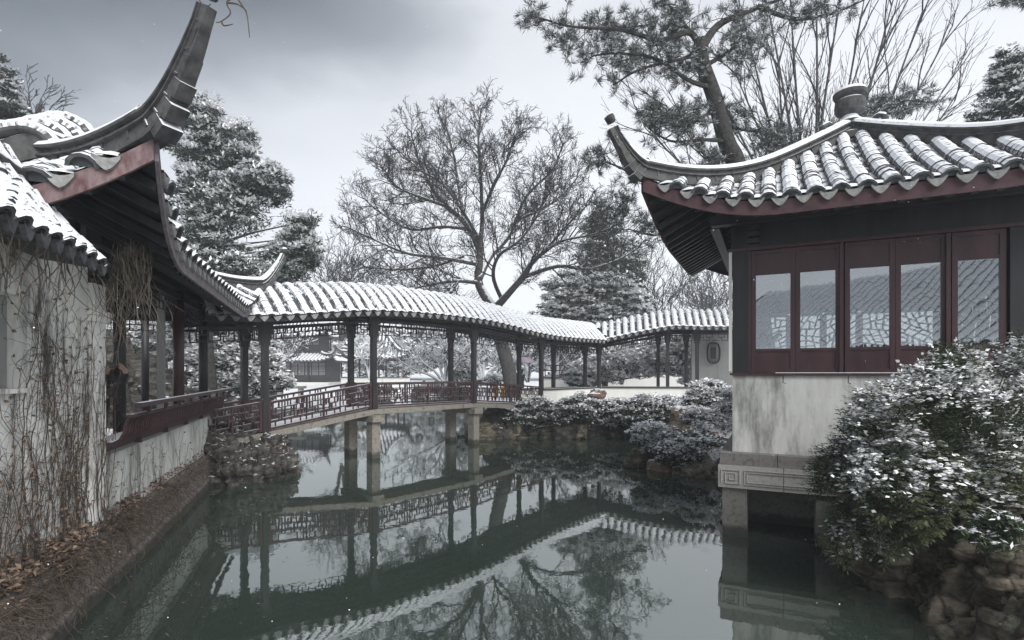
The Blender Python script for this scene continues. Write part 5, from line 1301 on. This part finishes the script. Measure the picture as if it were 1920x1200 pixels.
# ------------------------------------------------------------------ people
def skin_body(name, joints, edges, root, m, parent, subd=2):
    me = bpy.data.meshes.new(name); bm = bmesh.new(); lay = bm.verts.layers.skin.verify(); vv = {}
    off = ORG[parent.name]
    for k, (p, r) in joints.items():
        v = bm.verts.new(V(*p)-off); v[lay].radius = (r, r) if not isinstance(r, tuple) else r; v[lay].use_root = (k == root); vv[k] = v
    for a, b in edges: bm.edges.new((vv[a], vv[b]))
    bm.to_mesh(me); bm.free(); me.materials.append(m); o = link(name, me, parent)
    md = o.modifiers.new('skin', 'SKIN'); md.use_smooth_shade = True; sb = o.modifiers.new('sub', 'SUBSURF'); sb.levels = sb.render_levels = subd; return o
SKINM = flat('skin', (.33,.22,.17), .6); BLACK = surf('black_padded_cloth', (.012,.012,.014), (.03,.03,.034), 30, .7, .3, .6, .01)
def figure(label, x, y, z, h, yaw, coat, arms='down', trousers=None, coat_len=.45, hair=None, hooded=False):
    t = thing('person', label, 'person', (x, y, z)); s_ = h/1.7; c, sn = math.cos(yaw), math.sin(yaw)
    def w(a, b, zz): return (x + (a*c-b*sn)*s_, y + (a*sn+b*c)*s_, z + zz*s_)      # a = right, b = forward
    J = {'pelvis':(w(0,0,.93),.13*s_),'chest':(w(0,0,1.22),.15*s_),'shoulder':(w(0,0,1.38),.12*s_),'neck':(w(0,0,1.46),.055*s_),'head':(w(0,.015,1.56),.085*s_),'crown':(w(0,.01,1.64),.075*s_)}
    E_ = [('pelvis','chest'),('chest','shoulder'),('shoulder','neck'),('neck','head'),('head','crown')]
    for k, sg in (('r',1),('l',-1)):
        J['hip'+k] = (w(sg*.1,0,.86),.095*s_); J['knee'+k] = (w(sg*.11,.02+.06*(sg>0),.48),.06*s_); J['ank'+k] = (w(sg*.11,-.02+.05*(sg>0),.09),.042*s_); J['toe'+k] = (w(sg*.12,.14+.05*(sg>0),.03),.035*s_)
        J['sh'+k] = (w(sg*.19,0,1.38),.065*s_)
        if arms == 'down': J['el'+k] = (w(sg*.25,-.02,1.1),.05*s_); J['wr'+k] = (w(sg*.25,.08,.86),.035*s_); J['ha'+k] = (w(sg*.25,.11,.78),.035*s_)
        else: J['el'+k] = (w(sg*.27,.2,1.17),.055*s_); J['wr'+k] = (w(sg*.14,.36,1.36),.036*s_); J['ha'+k] = (w(sg*.1,.4,1.42),.036*s_)
        E_ += [('pelvis','hip'+k),('hip'+k,'knee'+k),('knee'+k,'ank'+k),('ank'+k,'toe'+k),('shoulder','sh'+k),('sh'+k,'el'+k),('el'+k,'wr'+k),('wr'+k,'ha'+k)]
    skin_body('body', J, E_, 'pelvis', SKINM, t)
    # clothes follow the same joints, a little larger
    JC = {k: (v[0], v[1]*1.22+.012*s_) for k, v in J.items() if k in ('pelvis','chest','shoulder','shr','shl','elr','ell','wrr','wrl')}
    JC['hem'] = (w(0,0,.93-coat_len*.6), .17*s_)
    skin_body('coat', JC, [('hem','pelvis'),('pelvis','chest'),('chest','shoulder'),('shoulder','shr'),('shoulder','shl'),('shr','elr'),('shl','ell'),('elr','wrr'),('ell','wrl')], 'pelvis', coat, t)
    JT = {k: (v[0], v[1]*1.15+.012*s_) for k, v in J.items() if k[:3] in ('hip','kne','ank','toe')}; JT['pelvis'] = (J['pelvis'][0], .12*s_)
    skin_body('trousers', JT, [e_ for e_ in E_ if e_[0] in JT and e_[1] in JT], 'pelvis', trousers or BLACK, t)
    hd = {'a': (w(0,-.02,1.6), .098*s_), 'b': (w(0,-.035,1.67), .085*s_), 'c': (w(0,-.06,1.5), .07*s_)}
    skin_body('hood' if hooded else 'hair', hd, [('a','b'),('a','c')], 'a', coat if hooded else (hair or BLACK), t)
    return t, w
REDC = flat('red_padded_jacket', (.42,.03,.05), .7)
figure('person in red hooded jacket with dark backpack standing across the pond', *at(758,62), .95, 1.7, math.pi*.1, REDC, hooded=True)
x, y = at(761.5, 61.75); 
g = MB(); c = V(x, y-.0, 2.25); g.lathe(c-V(0,0,.25), [(.05,0),(.17,.05),(.19,.25),(.17,.42),(.05,.5)], 10)
tag(g.build('backpack', BLACK, None, smooth=True, loc=V(x,y,2.0)), 'dark backpack worn by the person in red', 'backpack')
pt_, pw = figure('person in dark coat walking under a lilac umbrella beyond the bridge', *at(977,29), .72, 1.7, .6, BLACK, arms='up', coat_len=.9)
uc = V(*at(983,28.8), 0); ub = thing('umbrella', 'lilac umbrella held up beyond the bridge railing', 'umbrella', (uc.x, uc.y, 2.0))
g = MB(); rings = []
for q in range(8):
    rr_ = .54*math.sin(q/7*math.pi/2); rings.append([uc + V(rr_*(1-.05*(k%2))*math.cos(2*math.pi*k/16), rr_*(1-.05*(k%2))*math.sin(2*math.pi*k/16), 2.78+.30*math.cos(q/7*math.pi/2)-.03*(k%2)*(q/7)) for k in range(16)])
g.sweep(rings, True, cap=False); g.build('canopy', flat('lilac_nylon', (.42,.33,.42), .5), ub)
g = MB(); g.tube([uc+V(0,0,1.95), uc+V(0,0,3.15)], .012, 6); g.build('shaft', BLACK, ub)
g = MB(); x, y = at(936, 19.6); 
for s_ in (-1, 1): g.box(V(x+s_*.13, y, 1.5), .16, .05, .42, (V(1,0,0), V(0,.97,.2*s_), V(0,0,1)))
g.box(V(x,y,1.68),.3,.06,.05)
tag(g.build('yellow_board', flat('bright_yellow', (.8,.42,.03), .5), None, loc=V(x,y,1.2)), 'small bright yellow folding board glimpsed through bridge lattice', 'sign')

# person at the left, only raised hands and padded sleeve clear of the pier
hx = frL.w(2.42, .42, 0); t, w = figure('person in black padded jacket raising a phone behind the corner pier', *P(176,700,7.1).xy, .93, 1.66, R(-80), BLACK, arms='down')
for o in list(t.children):
    if o.name.startswith(('body', 'coat')): bpy.data.objects.remove(o)
hn = P(222, 690, 6.75); sh_ = P(196, 712, 7.0)
px_, py_ = P(176,700,7.1).xy
base = V(px_, py_, .93)
JB = {'pelvis':(tuple(base+V(0,0,.92)),.13),'chest':(tuple(base+V(0,0,1.2)),.145),'shoulder':(tuple(base+V(0,0,1.36)),.11),'neck':(tuple(base+V(0,0,1.44)),.05),'head':(tuple(base+V(.02,.02,1.54)),.085),'crown':(tuple(base+V(.02,.0,1.62)),.07),
      'shr':(tuple(base+V(.17,-.05,1.35)),.06),'elr':(tuple(P(212,742,6.85)),.05),'wrr':(tuple(P(236,697,6.75)),.033),
      'shl':(tuple(base+V(-.1,.14,1.35)),.06),'ell':(tuple(P(190,735,6.95)),.05),'wrl':(tuple(P(200,697,6.8)),.033)}
EB = [('pelvis','chest'),('chest','shoulder'),('shoulder','neck'),('neck','head'),('head','crown'),('shoulder','shr'),('shr','elr'),('elr','wrr'),('shoulder','shl'),('shl','ell'),('ell','wrl')]
def hand(J, E_, wr, key, pw_, d, sidev):
    J[key+'palm'] = (tuple(pw_), .026); E_.append((wr, key+'palm'))
    for i in range(4):
        b = pw_ + sidev*((i-1.5)*.017) + d*.03; k = .85 if i in (0,3) else 1
        J[f'{key}f{i}a'] = (tuple(b + d*.02*k), .0085); J[f'{key}f{i}b'] = (tuple(b + d*.045*k + sidev.cross(d)*-.012), .008); J[f'{key}f{i}c'] = (tuple(b + d*.06*k + sidev.cross(d)*-.03), .007)
        E_ += [(key+'palm', f'{key}f{i}a'), (f'{key}f{i}a', f'{key}f{i}b'), (f'{key}f{i}b', f'{key}f{i}c')]
    J[key+'t1'] = (tuple(pw_ + sidev*.035 + d*.005), .010); J[key+'t2'] = (tuple(pw_ + sidev*.045 + d*.04), .009); E_ += [(key+'palm', key+'t1'), (key+'t1', key+'t2')]
dh = V(-.45,-.35,.35).normalized(); hand(JB, EB, 'wrr', 'R', P(231,689,6.75), V(-.95,0,.2).normalized(), V(0,-.3,.95).normalized())
hand(JB, EB, 'wrl', 'L', P(205,689,6.8), V(.95,0,.2).normalized(), V(0,-.3,.95).normalized())
skin_body('body', JB, EB, 'pelvis', SKINM, t, 1)
JC = {k: (JB[k][0], JB[k][1]*1.3+.015) for k in ('pelvis','chest','shoulder','shr','elr','shl','ell')}
for k, f in (('wrr','elr'),('wrl','ell')): JC[k] = (tuple(V(*JB[k][0]).lerp(V(*JB[f][0]), .0)), .046)
JC['hem'] = (tuple(base+V(0,0,.7)), .17)
skin_body('coat', JC, [('hem','pelvis'),('pelvis','chest'),('chest','shoulder'),('shoulder','shr'),('shr','elr'),('elr','wrr'),('shoulder','shl'),('shl','ell'),('ell','wrl')], 'pelvis', BLACK, t)
g = MB(); c = P(216, 684, 6.74); g.box(c, .14, .009, .07, (V(.98,.1,.1).normalized(), V(-.1,.99,0).normalized(), V(-.1,0,.99).normalized()))
tag(g.build('phone', flat('phone_black', (.02,.02,.02), .3), None, loc=c), 'dark phone held up in both hands beside the corner pier', 'phone')

# falling snow: small real flakes hanging in the air
n = 1500; Yf = 1.6 + RNG.random(n)**.6*14; C = np.stack([(RNG.random(n)*2-1)*Yf, Yf, EYE + (RNG.random(n)*1.2-.5)*Yf*.95], 1); C = C[C[:,2] > .1]; n = len(C)
parts_ = []
for ax_ in range(3):
    A = rdir(n); B = unit(np.cross(A, rdir(n))); q = RNG.uniform(.004,.009,n); parts_.append(cards(C, A, B, q, q, np.zeros(n)))
tag(card_mesh('snowflakes', parts_, [M['snow_leaf']], kind='stuff'), 'sparse snowflakes falling through the air over the pond', kind='stuff')
# ------------------------------------------------------------------ haze
g = MB(); g.box(V(0,47,8.4), 150, 118, 19.2)
hz_m = bpy.data.materials.new('haze_air'); hz_m.use_nodes = True; n = hz_m.node_tree.nodes; n.clear()
pv = n.new('ShaderNodeVolumePrincipled'); pv.inputs['Color'].default_value = (.93,.96,1,1); pv.inputs['Density'].default_value = .0026; pv.inputs['Anisotropy'].default_value = 0
oo = n.new('ShaderNodeOutputMaterial'); hz_m.node_tree.links.new(pv.outputs[0], oo.inputs['Volume'])
tag(g.build('haze', hz_m, kind='stuff'), 'thin falling-snow haze filling the garden air', kind='stuff')
